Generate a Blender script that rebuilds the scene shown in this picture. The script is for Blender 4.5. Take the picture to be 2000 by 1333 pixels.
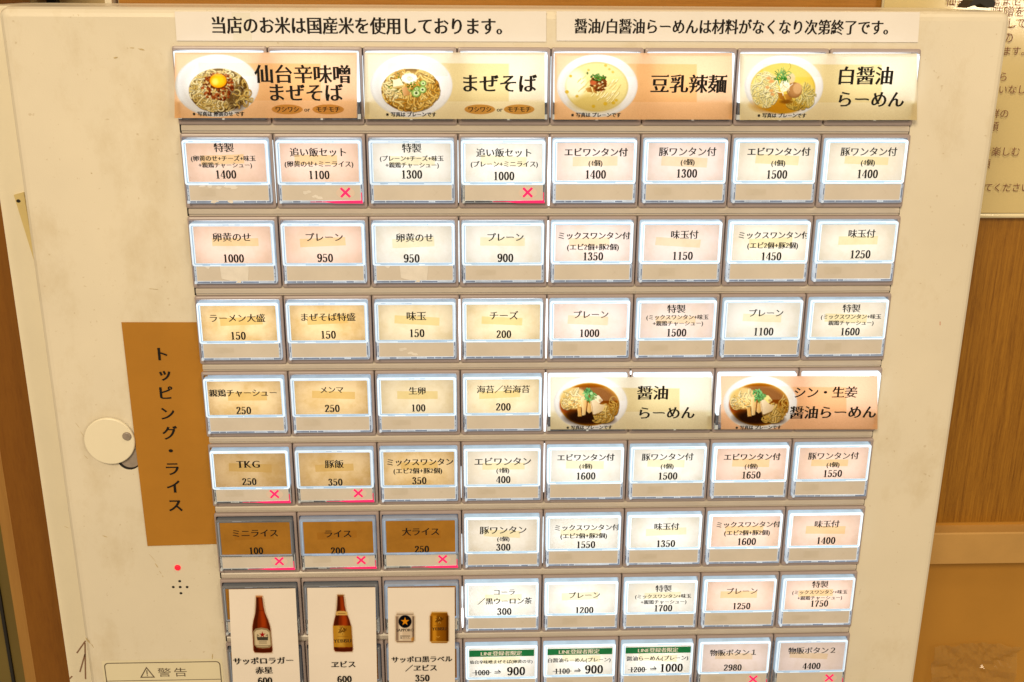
import bpy, math, random
import numpy as np
from mathutils import Matrix, Vector

random.seed(7)
RNG = np.random.default_rng(11)
for o in list(bpy.data.objects):
    bpy.data.objects.remove(o)
SC = bpy.context.scene
COL = SC.collection
MM = 0.001

# ------------------------------------------------------------------ camera
# Machine front = plane Z 0.  Machine coordinates in mm: X right, Y down, Z away from the viewer.
FOC = 2119.389
ROT = np.array([[0.9993251505, -0.0060558534, -0.0362294099],
                [-0.0057620689, 0.9482604574, -0.3174411812],
                [0.0362772941, 0.3174357124, 0.9475856301]])
EYE = np.array([141.6225, -31.5264, -535.4022])


def W(X, Y, Z):                       # machine mm -> world metres
    return Vector((X * MM, Z * MM, -Y * MM))


def at(px, py, Z=0.0):                # where the view ray through a photo pixel meets depth Z (mm)
    d = ROT.T @ np.array([(px - 1000) / FOC, (py - 666.5) / FOC, 1.0])
    s = (Z - EYE[2]) / d[2]
    p = EYE + s * d
    return float(p[0]), float(p[1])


def T3(v):
    return Vector((v[0], v[2], -v[1]))


cam_d = bpy.data.cameras.new('camera')
cam = bpy.data.objects.new('camera', cam_d)
COL.objects.link(cam)
r, u, b = T3(ROT[0]), T3(-ROT[1]), T3(-ROT[2])
e = W(*EYE)
cam.matrix_world = Matrix(((r.x, u.x, b.x, e.x), (r.y, u.y, b.y, e.y), (r.z, u.z, b.z, e.z), (0, 0, 0, 1)))
cam_d.sensor_width = 36.0
cam_d.lens = FOC / 2000 * 36.0
cam_d.clip_start = 0.02
cam_d.clip_end = 50
SC.camera = cam

# ------------------------------------------------------------------ world, lamps, exposure
wd = bpy.data.worlds.new('World')
SC.world = wd
wd.use_nodes = True
bg = wd.node_tree.nodes['Background']
bg.inputs[0].default_value = (1.0, 0.78, 0.53, 1)
bg.inputs[1].default_value = 0.31


def area(name, loc, target, size, energy, color):
    l = bpy.data.lights.new(name, 'AREA')
    l.shape = 'DISK'
    l.size = size
    l.energy = energy
    l.color = color
    o = bpy.data.objects.new(name, l)
    COL.objects.link(o)
    o.location = loc
    o.rotation_euler = (Vector(target) - Vector(loc)).to_track_quat('-Z', 'Y').to_euler()
    return o


area('area_light', (-0.30, -1.50, 0.95), (0.15, 0, -0.1), 0.60, 27, (1.0, 0.80, 0.53))
area('area_light', (1.25, -1.50, 0.10), (0.25, 0.1, -0.1), 0.26, 5, (1.0, 0.80, 0.55))  # added at eye level to put glare on the poster and machine edge
area('area_light', (1.00, -0.75, 1.55), (0.5, 0.1, -0.1), 0.45, 7, (1.0, 0.80, 0.53))
SC.view_settings.view_transform = 'Standard'
SC.view_settings.look = 'None'
SC.view_settings.exposure = 0.0
SC.view_settings.gamma = 1.0
SC.view_settings.use_curve_mapping = False
SC.cycles.use_denoising = True
SC.cycles.max_bounces = 6
SC.cycles.sample_clamp_indirect = 4.0


# ------------------------------------------------------------------ materials
def s2l(c):
    c = np.asarray(c, float) / 255.0
    return np.where(c <= 0.04045, c / 12.92, ((c + 0.055) / 1.055) ** 2.4)


MATS = {}


def new_mat(name):
    m = bpy.data.materials.new(name)
    m.use_nodes = True
    MATS[name] = m
    nt = m.node_tree
    for n in list(nt.nodes):
        nt.nodes.remove(n)
    out = nt.nodes.new('ShaderNodeOutputMaterial')
    return m, nt, out


def coords(nt, scale):
    tc = nt.nodes.new('ShaderNodeTexCoord')
    mp = nt.nodes.new('ShaderNodeMapping')
    mp.inputs['Scale'].default_value = scale
    nt.links.new(tc.outputs['Object'], mp.inputs[0])
    return mp.outputs[0]


def noise(nt, vec, scale, detail=4, rough=0.6):
    n = nt.nodes.new('ShaderNodeTexNoise')
    n.inputs['Scale'].default_value = scale
    n.inputs['Detail'].default_value = detail
    n.inputs['Roughness'].default_value = rough
    nt.links.new(vec, n.inputs['Vector'])
    return n.outputs['Fac']


def ramp(nt, fac, stops):
    r = nt.nodes.new('ShaderNodeValToRGB')
    el = r.color_ramp.elements
    el[0].position, el[0].color = stops[0][0], (*stops[0][1], 1)
    el[1].position, el[1].color = stops[-1][0], (*stops[-1][1], 1)
    for p, c in stops[1:-1]:
        x = el.new(p)
        x.color = (*c, 1)
    nt.links.new(fac, r.inputs[0])
    return r.outputs[0]


def mul(c, k):
    return tuple(min(1.0, x * k) for x in c)


def surface(name, col, rough=0.5, spec=0.4, scale=(1, 1, 1), nscale=60, var=0.06, bump=0.0, bscale=900, coat=0.0, dark=None, grime=0.0):
    m, nt, out = new_mat(name)
    p = nt.nodes.new('ShaderNodeBsdfPrincipled')
    v = coords(nt, scale)
    f = noise(nt, v, nscale, 5)
    c = ramp(nt, f, [(0.3, dark or mul(col, 1 - var)), (0.7, mul(col, 1 + var))])
    if grime:                          # handled, slightly dirty paint: cloudy smudges and fine specks
        g1 = ramp(nt, noise(nt, coords(nt, (1, 1, 0.6)), 26, 7, 0.72), [(0.52, (1, 1, 1)), (0.74, (1 - grime, 1 - grime * 1.3, 1 - grime * 1.9))])
        g2 = ramp(nt, noise(nt, coords(nt, (1, 1, 1)), 420, 2, 0.5), [(0.70, (1, 1, 1)), (0.76, (1 - grime * 1.2, 1 - grime * 1.5, 1 - grime * 2))])
        for g in (g1, g2):
            mg = nt.nodes.new('ShaderNodeMix')
            mg.data_type = 'RGBA'
            mg.blend_type = 'MULTIPLY'
            mg.inputs[0].default_value = 1.0
            nt.links.new(c, mg.inputs[6])
            nt.links.new(g, mg.inputs[7])
            c = mg.outputs[2]
    nt.links.new(c, p.inputs['Base Color'])
    p.inputs['Roughness'].default_value = rough
    p.inputs['Specular IOR Level'].default_value = spec
    p.inputs['Coat Weight'].default_value = coat
    p.inputs['Coat Roughness'].default_value = 0.08
    if bump:
        bn = nt.nodes.new('ShaderNodeBump')
        bn.inputs['Strength'].default_value = bump
        bn.inputs['Distance'].default_value = 0.0004
        nt.links.new(noise(nt, v, bscale, 2), bn.inputs['Height'])
        nt.links.new(bn.outputs[0], p.inputs['Normal'])
    nt.links.new(p.outputs[0], out.inputs[0])
    return m


def glow(name, col, strength, rough=0.25, var=0.25, base=(0.5, 0.55, 0.6), nscale=160):
    """lit clear plastic: a light guide that gives off light, unevenly, under a glossy skin"""
    m, nt, out = new_mat(name)
    p = nt.nodes.new('ShaderNodeBsdfPrincipled')
    v = coords(nt, (1, 1, 1))
    f = noise(nt, v, nscale, 3)
    mr = nt.nodes.new('ShaderNodeMapRange')
    mr.inputs['To Min'].default_value = strength * (1 - var)
    mr.inputs['To Max'].default_value = strength * (1 + var)
    nt.links.new(f, mr.inputs[0])
    p.inputs['Base Color'].default_value = (*base, 1)
    p.inputs['Roughness'].default_value = rough
    p.inputs['Emission Color'].default_value = (*col, 1)
    oi = nt.nodes.new('ShaderNodeObjectInfo')
    m2 = nt.nodes.new('ShaderNodeMapRange')
    m2.inputs['To Min'].default_value = 0.86
    m2.inputs['To Max'].default_value = 1.12
    nt.links.new(oi.outputs['Random'], m2.inputs[0])
    k = nt.nodes.new('ShaderNodeMath')
    k.operation = 'MULTIPLY'
    nt.links.new(mr.outputs[0], k.inputs[0])
    nt.links.new(m2.outputs[0], k.inputs[1])
    nt.links.new(k.outputs[0], p.inputs['Emission Strength'])
    nt.links.new(p.outputs[0], out.inputs[0])
    return m


def card_mat(name, front, back, stain=0.10, through=0.5):
    """printed paper lit from behind: part diffuse reflection, part light let through, a little blotchy"""
    m, nt, out = new_mat(name)
    v = coords(nt, (1, 1, 1))
    oi = nt.nodes.new('ShaderNodeObjectInfo')
    add = nt.nodes.new('ShaderNodeVectorMath')
    add.operation = 'ADD'
    nt.links.new(v, add.inputs[0])
    nt.links.new(oi.outputs['Random'], add.inputs[1])
    f = noise(nt, add.outputs[0], 70, 6, 0.65)
    d = nt.nodes.new('ShaderNodeBsdfDiffuse')
    t = nt.nodes.new('ShaderNodeBsdfTranslucent')
    nt.links.new(ramp(nt, f, [(0.36, mul(front, 1 - stain)), (0.6, front)]), d.inputs[0])
    nt.links.new(ramp(nt, f, [(0.34, tuple(b * (1 - stain * k) for b, k in zip(back, (0.8, 1.3, 2.2)))), (0.58, back)]), t.inputs[0])
    mx = nt.nodes.new('ShaderNodeMixShader')
    mx.inputs[0].default_value = through
    nt.links.new(d.outputs[0], mx.inputs[1])
    nt.links.new(t.outputs[0], mx.inputs[2])
    gl = nt.nodes.new('ShaderNodeBsdfGlossy')
    gl.inputs['Roughness'].default_value = 0.25
    m2 = nt.nodes.new('ShaderNodeMixShader')
    m2.inputs[0].default_value = 0.025
    nt.links.new(mx.outputs[0], m2.inputs[1])
    nt.links.new(gl.outputs[0], m2.inputs[2])
    nt.links.new(m2.outputs[0], out.inputs[0])
    return m


def print_mat(name, through=0.5, boost=1.0):
    """printed picture: colours stored on the mesh; lit through from behind when through > 0"""
    m, nt, out = new_mat(name)
    a = nt.nodes.new('ShaderNodeAttribute')
    a.attribute_name = 'print'
    d = nt.nodes.new('ShaderNodeBsdfDiffuse')
    nt.links.new(a.outputs['Color'], d.inputs[0])
    if through:
        t = nt.nodes.new('ShaderNodeBsdfTranslucent')
        nt.links.new(a.outputs['Color'], t.inputs[0])
        mx = nt.nodes.new('ShaderNodeMixShader')
        mx.inputs[0].default_value = through
        nt.links.new(d.outputs[0], mx.inputs[1])
        nt.links.new(t.outputs[0], mx.inputs[2])
        nt.links.new(mx.outputs[0], out.inputs[0])
    else:
        nt.links.new(d.outputs[0], out.inputs[0])
    return m


def wood(name, dark, light, scale, nscale=14, rough=0.45):
    m, nt, out = new_mat(name)
    p = nt.nodes.new('ShaderNodeBsdfPrincipled')
    f = noise(nt, coords(nt, scale), nscale, 8, 0.7)
    f2 = noise(nt, coords(nt, tuple(s * 4 for s in scale)), nscale * 2.3, 6, 0.75)
    mxn = nt.nodes.new('ShaderNodeMath')
    mxn.operation = 'MULTIPLY_ADD'
    nt.links.new(f2, mxn.inputs[0])
    mxn.inputs[1].default_value = 0.45
    hn = nt.nodes.new('ShaderNodeMath')
    hn.operation = 'MULTIPLY'
    hn.inputs[1].default_value = 0.55
    nt.links.new(f, hn.inputs[0])
    nt.links.new(hn.outputs[0], mxn.inputs[2])
    mid = tuple((x + y) / 2 for x, y in zip(dark, light))
    c = ramp(nt, mxn.outputs[0], [(0.36, dark), (0.48, mid), (0.66, light)])
    nt.links.new(c, p.inputs['Base Color'])
    p.inputs['Roughness'].default_value = rough
    p.inputs['Specular IOR Level'].default_value = 0.3
    nt.links.new(p.outputs[0], out.inputs[0])
    return m


CREAM = surface('cream_paint', (0.745, 0.685, 0.555), 0.36, 0.4, nscale=9, var=0.06, bump=0.12, bscale=1500, coat=0.2, grime=0.13)
CABINET = surface('cabinet_paint', (0.80, 0.74, 0.58), 0.4, 0.4, nscale=12, var=0.04, bump=0.08, bscale=1200)
BEZEL = surface('bezel_plastic', (0.36, 0.295, 0.285), 0.34, 0.5, nscale=40, var=0.05, bump=0.06, bscale=2500)
RAIL = surface('rail_plastic', (0.53, 0.475, 0.41), 0.35, 0.5, nscale=40, var=0.05)
BACK = surface('inner_plastic', (0.75, 0.75, 0.75), 0.6, 0.3, var=0.02)
BLACK = surface('black_gap', (0.02, 0.018, 0.016), 0.5, 0.3, var=0.1)
INK = surface('black_ink', (0.008, 0.006, 0.005), 0.6, 0.25, var=0.1)
FAINT = surface('faded_ink', (0.13, 0.10, 0.07), 0.6, 0.25, var=0.1)
WHITE_INK = surface('white_ink', (0.85, 0.87, 0.85), 0.6, 0.2, var=0.02)
BROWN_INK = surface('brown_ink', (0.17, 0.055, 0.03), 0.5, 0.3, var=0.1)
PAPER = surface('white_paper', (0.83, 0.80, 0.78), 0.55, 0.3, nscale=25, var=0.03)
SLIP = surface('slip_paper', (0.86, 0.79, 0.72), 0.4, 0.35, nscale=18, var=0.04)
KRAFT = surface('kraft_paper', (0.42, 0.19, 0.022), 0.6, 0.25, nscale=30, var=0.06)
WINDOW = surface('window_card', (0.67, 0.62, 0.56), 0.22, 0.5, nscale=60, var=0.06, coat=0.3)
WINDOW_PATCH = surface('window_residue', (0.62, 0.57, 0.50), 0.35, 0.4, nscale=200, var=0.05)
SCUFF = surface('white_residue', (0.78, 0.75, 0.71), 0.5, 0.3, nscale=200, var=0.08)
SLATE = surface('slate_edge', (0.10, 0.12, 0.17), 0.15, 0.6, nscale=300, var=0.5, coat=0.6)
TICK = surface('clear_edge', (0.62, 0.70, 0.80), 0.12, 0.6, nscale=300, var=0.2, coat=0.6)
SLATE_L = glow('slate_lit', (0.42, 0.58, 0.90), 0.22, var=0.6, base=(0.12, 0.14, 0.18), nscale=260)  # lit copies of the edges: leaking LED light put in as emission
TICK_L = glow('edge_lit', (0.75, 0.88, 1.0), 0.50, var=0.5, base=(0.35, 0.38, 0.42), nscale=260)
STEEL = surface('steel', (0.30, 0.25, 0.21), 0.35, 0.6, nscale=300, var=0.15)
GREEN = card_mat('green_band', (0.02, 0.26, 0.09), (0.01, 0.20, 0.06), 0.05)
STAIN = surface('rub_mark', (0.52, 0.41, 0.22), 0.6, 0.2, nscale=300, var=0.2)
REDMARK = surface('red_mark', (0.55, 0.12, 0.04), 0.6, 0.2)
POSTER = surface('laminated_paper', (0.64, 0.52, 0.25), 0.16, 0.5, nscale=8, var=0.06, bump=0.35, bscale=14, coat=0.5)
CLEARFILM = surface('laminate_edge', (0.82, 0.74, 0.50), 0.15, 0.5, nscale=50, var=0.06)
WOOD = wood('vertical_wood', (0.135, 0.045, 0.002), (0.42, 0.195, 0.018), (60, 1, 1.6))
WOOD_TOP = wood('top_wood', (0.30, 0.12, 0.012), (0.48, 0.22, 0.035), (1, 1, 40))
POST = wood('dark_wood', (0.175, 0.062, 0.006), (0.24, 0.095, 0.010), (9, 9, 1), 10)
POST_EDGE = wood('light_wood', (0.42, 0.20, 0.05), (0.52, 0.27, 0.07), (9, 9, 1), 10)
LEDGE = surface('ledge_wood', (0.52, 0.30, 0.09), 0.42, 0.4, nscale=30, var=0.07, bump=0.1, bscale=700)
PLASTER = surface('plaster', (0.46, 0.225, 0.035), 0.6, 0.25, nscale=7, var=0.10)
OLIVE = surface('olive_panel', (0.16, 0.115, 0.030), 0.5, 0.3, nscale=15, var=0.1)
PALE = surface('pale_panel', (0.78, 0.60, 0.30), 0.5, 0.3, nscale=6, var=0.15)

FRAME = {3: glow('frame_bright', (0.80, 0.93, 1.0), 1.05, base=(0.25, 0.27, 0.30)), 2: glow('frame_lit', (0.76, 0.90, 1.0), 0.92, base=(0.25, 0.27, 0.30)),
         1: glow('frame_dim', (0.62, 0.80, 1.0), 0.24, var=0.8, base=(0.16, 0.17, 0.19), nscale=60), 0: glow('frame_off', (0.5, 0.62, 0.8), 0.03, var=0.8, base=(0.15, 0.155, 0.165), nscale=60)}
GROOVE = {3: glow('groove_bright', (0.52, 0.79, 1.0), 0.68, base=(0.15, 0.2, 0.26), var=0.4, nscale=90), 2: glow('groove_lit', (0.50, 0.76, 1.0), 0.55, base=(0.15, 0.2, 0.26), var=0.4, nscale=90),
          1: glow('groove_dim', (0.6, 0.75, 1.0), 0.42, base=(0.15, 0.2, 0.26), var=0.5, nscale=90), 0: glow('groove_unlit_glow', (0.5, 0.6, 0.8), 0.14, var=0.7, base=(0.30, 0.32, 0.36), nscale=90)}  # unlit rims still glow faintly to paint their thin bright line
WALL = {3: glow('wall_bright', (0.62, 0.84, 1.0), 0.55, var=0.45, base=(0.2, 0.24, 0.28), nscale=120), 2: glow('wall_lit', (0.58, 0.80, 1.0), 0.45, var=0.45, base=(0.2, 0.24, 0.28), nscale=120), 1: GROOVE[0], 0: FRAME[0]}
LEAK = glow('leak_light', (0.90, 0.95, 1.0), 1.7, var=0.2)
LEAK_DIM = glow('leak_light_dim', (0.75, 0.87, 1.0), 0.75, var=0.35)
RED = glow('red_lamp', (1.0, 0.01, 0.03), 1.1, var=0.05, base=(0.3, 0.01, 0.02))
PINK = glow('pink_lamp', (1.0, 0.02, 0.12), 1.0, var=0.1, base=(0.3, 0.01, 0.05))
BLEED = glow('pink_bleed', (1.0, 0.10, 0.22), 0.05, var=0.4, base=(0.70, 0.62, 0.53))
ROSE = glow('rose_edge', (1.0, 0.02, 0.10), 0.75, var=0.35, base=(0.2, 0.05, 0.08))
CARD = {
    'peach': card_mat('peach_card', (0.80, 0.47, 0.27), (0.97, 0.78, 0.66)),
    'pink': card_mat('pink_card', (0.78, 0.58, 0.47), (0.97, 0.85, 0.79)),
    'cream': card_mat('cream_card', (0.76, 0.62, 0.43), (0.96, 0.92, 0.80)),
    'white': card_mat('white_card', (0.76, 0.68, 0.55), (0.93, 0.93, 0.87)),
    'kraft': card_mat('kraft_card', (0.50, 0.24, 0.04), (0.88, 0.68, 0.36), 0.22),
    'tan': card_mat('kraft_card_bright', (0.60, 0.40, 0.17), (0.93, 0.82, 0.55), 0.14),  # kraft paper again, stronger backlight put into a lighter colour
    'brown': card_mat('kraft_card_unlit', (0.43, 0.20, 0.026), (0.7, 0.45, 0.12), 0.16, 0.06),  # kraft paper again, missing backlight put into a darker colour
}
TAPE = {
    'peach': card_mat('tape_peach', (0.74, 0.42, 0.16), (0.90, 0.66, 0.38)),
    'pink': card_mat('tape_pink', (0.74, 0.50, 0.28), (0.93, 0.74, 0.53)),
    'cream': card_mat('tape_cream', (0.72, 0.55, 0.26), (0.90, 0.80, 0.50)),
    'white': card_mat('tape_white', (0.72, 0.60, 0.36), (0.90, 0.84, 0.60)),
    'kraft': card_mat('tape_kraft', (0.46, 0.20, 0.03), (0.72, 0.50, 0.17)),
    'tan': card_mat('tape_kraft_bright', (0.56, 0.36, 0.10), (0.83, 0.66, 0.30)),
    'brown': card_mat('tape_kraft_unlit', (0.39, 0.17, 0.018), (0.6, 0.36, 0.08), 0.1, 0.06),
}
LIT_PRINT = print_mat('lit_picture', 0.5)
FLAT_PRINT = print_mat('flat_picture', 0.0)


def led_mat(level):
    key = 'led_%d' % round(level * 100)
    if key in MATS:
        return MATS[key]
    m, nt, out = new_mat(key)
    em = nt.nodes.new('ShaderNodeEmission')
    em.inputs[0].default_value = (0.94, 0.97, 1.0, 1)
    em.inputs[1].default_value = level
    nt.links.new(em.outputs[0], out.inputs[0])
    return m


# ------------------------------------------------------------------ mesh builder (mm in, metres out)
class MB:
    def __init__(self):
        self.v, self.f, self.m = [], [], []
        self.mats = []

    def mi(self, mat):
        if mat not in self.mats:
            self.mats.append(mat)
        return self.mats.index(mat)

    def add(self, verts, faces, mat):
        n = len(self.v)
        i = self.mi(mat)
        self.v += [tuple(W(*p)) for p in verts]
        self.f += [tuple(n + k for k in f) for f in faces]
        self.m += [i] * len(faces)

    def quad(self, x0, y0, x1, y1, z, mat):
        self.add([(x0, y0, z), (x1, y0, z), (x1, y1, z), (x0, y1, z)], [(3, 2, 1, 0)], mat)

    def box(self, x0, y0, z0, x1, y1, z1, mat):
        p = [(x, y, z) for z in (z0, z1) for y in (y0, y1) for x in (x0, x1)]
        self.add(p, [(2, 3, 1, 0), (4, 5, 7, 6), (0, 1, 5, 4), (3, 2, 6, 7), (1, 3, 7, 5), (2, 0, 4, 6)], mat)

    def loops(self, loops, mats):
        """bridge successive closed loops of equal count; mats per bridge"""
        n = len(loops[0])
        for k in range(len(loops) - 1):
            a, b_ = loops[k], loops[k + 1]
            self.add(list(a) + list(b_), [(i, (i + 1) % n, n + (i + 1) % n, n + i) for i in range(n)], mats[k] if isinstance(mats, list) else mats)

    def poly(self, pts, z, mat):
        self.add([(x, y, z) for x, y in pts], [tuple(range(len(pts)))[::-1]], mat)

    def mesh(self, name, smooth=False):
        me = bpy.data.meshes.new(name)
        me.from_pydata(self.v, [], self.f)
        for m in self.mats:
            me.materials.append(m)
        me.polygons.foreach_set('material_index', self.m)
        if smooth:
            me.polygons.foreach_set('use_smooth', [True] * len(self.f))
        me.update()
        return me


def obj(name, mesh, parent=None, loc=None):
    o = bpy.data.objects.new(name, mesh)
    COL.objects.link(o)
    if loc is not None:
        o.location = W(*loc)
    if parent:
        o.parent = parent
    return o


def tag(o, label=None, cat=None, group=None, kind=None):
    if label:
        o['label'] = label
    if cat:
        o['category'] = cat
    if group:
        o['group'] = group
    if kind:
        o['kind'] = kind
    return o


def rrect(x0, y0, x1, y1, rad, z, n=4):
    pts = []
    for cx, cy, a0 in ((x1 - rad, y0 + rad, -90), (x1 - rad, y1 - rad, 0), (x0 + rad, y1 - rad, 90), (x0 + rad, y0 + rad, 180)):
        for k in range(n + 1):
            a = math.radians(a0 + 90 * k / n)
            pts.append((cx + rad * math.cos(a), cy + rad * math.sin(a), z))
    return pts


# ------------------------------------------------------------------ lettering
GLY = {}


def catmull(pts, n=7):
    P = [np.array(p, float) for p in pts]
    if len(P) == 2:
        return P
    out = []
    for i in range(len(P) - 1):
        p0, p1, p2, p3 = P[max(i - 1, 0)], P[i], P[i + 1], P[min(i + 2, len(P) - 1)]
        for k in range(n):
            t = k / n
            out.append(0.5 * ((2 * p1) + (p2 - p0) * t + (2 * p0 - 5 * p1 + 4 * p2 - p3) * t * t + (3 * p1 - p0 - 3 * p2 + p3) * t ** 3))
    out.append(P[-1])
    return out


def pen(path, a, b_, closed=False):
    """sweep an elliptical nib (half width a, half height b) along a path -> quads"""
    P = [np.array(p, float) for p in path]
    n = len(P)
    v, f = [], []
    for i in range(n):
        t = (P[(i + 1) % n] - P[i - 1]) if closed else P[min(i + 1, n - 1)] - P[max(i - 1, 0)]
        t = t / (np.linalg.norm(t) + 1e-9)
        nx, ny = -t[1], t[0]
        s = math.sqrt((a * nx) ** 2 + (b_ * ny) ** 2) + 1e-9
        d = np.array([a * a * nx, b_ * b_ * ny]) / s
        v += [tuple(P[i] + d), tuple(P[i] - d)]
    for i in range(n if closed else n - 1):
        j = (i + 1) % n
        f.append((2 * i, 2 * i + 1, 2 * j + 1, 2 * j))
    return v, f


def ell(cx, cy, rx, ry, n=28):
    return [(cx + rx * math.cos(2 * math.pi * k / n), cy + ry * math.sin(2 * math.pi * k / n)) for k in range(n)]


A_, B_ = 0.070, 0.030
SIX = [(.345, .60), (.29, .675), (.20, .655), (.11, .5), (.085, .28), (.12, .08), (.22, .017), (.33, .08), (.365, .22), (.32, .36), (.22, .40), (.12, .31)]
DIG = {
    '0': [('c', ell(.225, .35, .14, .333))],
    '1': [('l', [(.235, .0), (.235, .70)]), ('t', [(.235, .675), (.11, .60)]), ('h', [(.10, .014), (.37, .014)])],
    '2': [('s', [(.095, .53), (.13, .645), (.22, .683), (.325, .62), (.335, .50), (.26, .34), (.14, .16), (.075, .03)]), ('b', [(.06, .045), (.385, .045)]), ('t', [(.375, .05), (.395, .18)]), ('d', (.115, .535))],
    '3': [('s', [(.10, .555), (.14, .655), (.22, .685), (.31, .62), (.30, .48), (.23, .39), (.16, .375)]), ('s', [(.16, .375), (.26, .355), (.34, .23), (.31, .07), (.20, .015), (.11, .04), (.075, .14)]), ('d', (.115, .55)), ('d', (.105, .145))],
    '4': [('t', [(.29, .69), (.035, .21)]), ('h', [(.03, .195), (.43, .195)]), ('l', [(.305, 0), (.305, .70)]), ('h', [(.20, .014), (.41, .014)])],
    '5': [('b', [(.10, .66), (.37, .66)]), ('t', [(.11, .68), (.095, .35)]), ('s', [(.095, .355), (.19, .42), (.30, .385), (.345, .24), (.30, .07), (.19, .015), (.10, .05), (.075, .14)]), ('d', (.105, .145))],
    '6': [('s', SIX), ('d', (.325, .585))],
    '7': [('b', [(.055, .655), (.395, .655)]), ('t', [(.065, .67), (.05, .52)]), ('s', [(.37, .65), (.27, .42), (.205, .2), (.19, .0)])],
    '8': [('c', ell(.225, .525, .115, .155)), ('c', ell(.225, .195, .14, .18))],
    '9': [('s', [(.45 - x, .70 - y) for x, y in SIX]), ('d', (.125, .115))],
}


def digit(ch):
    v, f = [], []

    def put(vv, ff):
        n = len(v)
        v.extend(vv)
        f.extend(tuple(n + k for k in q) for q in ff)
    for kind, p in DIG[ch]:
        if kind == 'c':
            put(*pen(p, A_, B_, True))
        elif kind == 's':
            put(*pen(catmull(p), A_, B_))
        elif kind == 'l':
            put(*pen(p, A_, B_))
        elif kind == 't':
            put(*pen(p, .027, .027))
        elif kind == 'h':
            put(*pen(p, .020, .020))
        elif kind == 'b':
            put(*pen(p, .036, .036))
        elif kind == 'd':
            e_ = ell(p[0], p[1], .045, .045, 12)
            put(e_, [tuple(range(12))])
    return np.array(v), f, 0.45


def font_mesh(ch):
    c = bpy.data.curves.new('glyph', 'FONT')
    c.body = ch
    c.size = 1
    c.resolution_u = 3
    o = bpy.data.objects.new('glyph', c)
    COL.objects.link(o)
    dg = bpy.context.evaluated_depsgraph_get()
    m = bpy.data.meshes.new_from_object(o.evaluated_get(dg))
    v = np.array([(p.co.x, p.co.y) for p in m.vertices]) if len(m.vertices) else np.zeros((0, 2))
    f = [tuple(p.vertices) if p.normal.z >= 0 else tuple(reversed(p.vertices)) for p in m.polygons]
    bpy.data.meshes.remove(m)
    bpy.data.objects.remove(o)
    bpy.data.curves.remove(c)
    return v, f


def glyph(ch, style='mincho', wx=0.0):
    """outline of one character; 'mincho' thins level strokes, thickens upright ones and adds the small triangular serifs"""
    key = (ch, style, wx)
    if key in GLY:
        return GLY[key]
    if style == 'mincho' and ch in DIG:
        GLY[key] = digit(ch)
        return GLY[key]
    if ch == 'ー' and style == 'mincho':
        path = catmull([(.10, .42), (.14, .39), (.30, .375), (.60, .385), (.80, .375), (.90, .33)], 4)
        v, f = pen(path, .045, .042)
        GLY[key] = (np.array(v), f, 1.0)
        return GLY[key]
    v, f = font_mesh(ch)
    cjk = ord(ch) > 0x2E00
    adv = 1.0 if cjk else (float(v[:, 0].max()) + 0.05 if len(v) else 0.28)
    if ch in '⇒※':
        adv = 1.0
    extra_v, extra_f = [], []
    if style == 'mincho' and len(v):
        dirs = {}
        for q in f:
            for i in range(len(q)):
                dirs[(q[i], q[(i + 1) % len(q)])] = 1
        bnd = [(a, b2) for (a, b2) in dirs if (b2, a) not in dirs]
        nxt = {a: b2 for a, b2 in bnd}
        prv = {b2: a for a, b2 in bnd}
        kana = 0x3040 <= ord(ch) <= 0x30FF
        if kana:
            dx, dy = 0.022 + wx, -0.002 + wx * .5
        elif cjk:
            dx, dy = 0.024 + wx, -0.006 + wx * .5
        elif ch.isupper():
            dx, dy = 0.030 + wx, -0.014
        else:
            dx, dy = 0.020 + wx, -0.002

        def nrm(a, b2):
            d = v[b2] - v[a]
            L = np.linalg.norm(d) + 1e-9
            return np.array([d[1], -d[0]]) / L, L
        off = np.zeros_like(v)
        for a in nxt:
            if a not in prv:
                continue
            n1, _ = nrm(prv[a], a)
            n2, _ = nrm(a, nxt[a])
            d1 = dx * n1[0] ** 2 + dy * n1[1] ** 2
            d2 = dx * n2[0] ** 2 + dy * n2[1] ** 2
            det = n1[0] * n2[1] - n1[1] * n2[0]
            if abs(det) > 0.25:
                o_ = np.array([(d1 * n2[1] - d2 * n1[1]) / det, (n1[0] * d2 - n2[0] * d1) / det])
            else:
                nm = n1 + n2
                nm = nm / (np.linalg.norm(nm) + 1e-9)
                o_ = nm * (d1 + d2) / 2
            L = np.linalg.norm(o_)
            if L > 0.04:
                o_ *= 0.04 / L
            off[a] = o_
        nv = v + off
        for a, b2 in bnd:
            n1, L = nrm(a, b2)
            if a not in prv or b2 not in nxt:
                continue
            np_, Lp = nrm(prv[a], a)
            nn, Ln = nrm(b2, nxt[b2])
            if cjk and not kana and n1[0] > 0.97 and L < 0.12 and np_[1] < -0.97 and nn[1] > 0.97 and Lp > 0.10 and Ln > 0.10:
                x, y = nv[b2]
                k = len(nv) + len(extra_v)
                extra_v += [(x + .005, y - .01), (x - .035, y + .065), (x - .12, y - .01)]
                extra_f.append((k, k + 1, k + 2))
            if ch.isupper() and not cjk and abs(n1[1]) > 0.97 and L < 0.15 and abs(np_[0]) > 0.9 and abs(nn[0]) > 0.9:
                xa, xb = sorted((nv[a][0], nv[b2][0]))
                y = nv[a][1]
                h = 0.03 * (1 if n1[1] < 0 else -1)
                k = len(nv) + len(extra_v)
                extra_v += [(xa - .06, y), (xb + .06, y), (xb + .06, y + h), (xa - .06, y + h)]
                extra_f.append((k, k + 1, k + 2, k + 3))
        v = np.vstack([nv, np.array(extra_v)]) if extra_v else nv
        f = f + extra_f
    GLY[key] = (v, f, adv)
    return GLY[key]


def width_of(txt, style, sp):
    return sum(glyph(c, style)[2] + sp for c in txt) - sp


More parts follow.
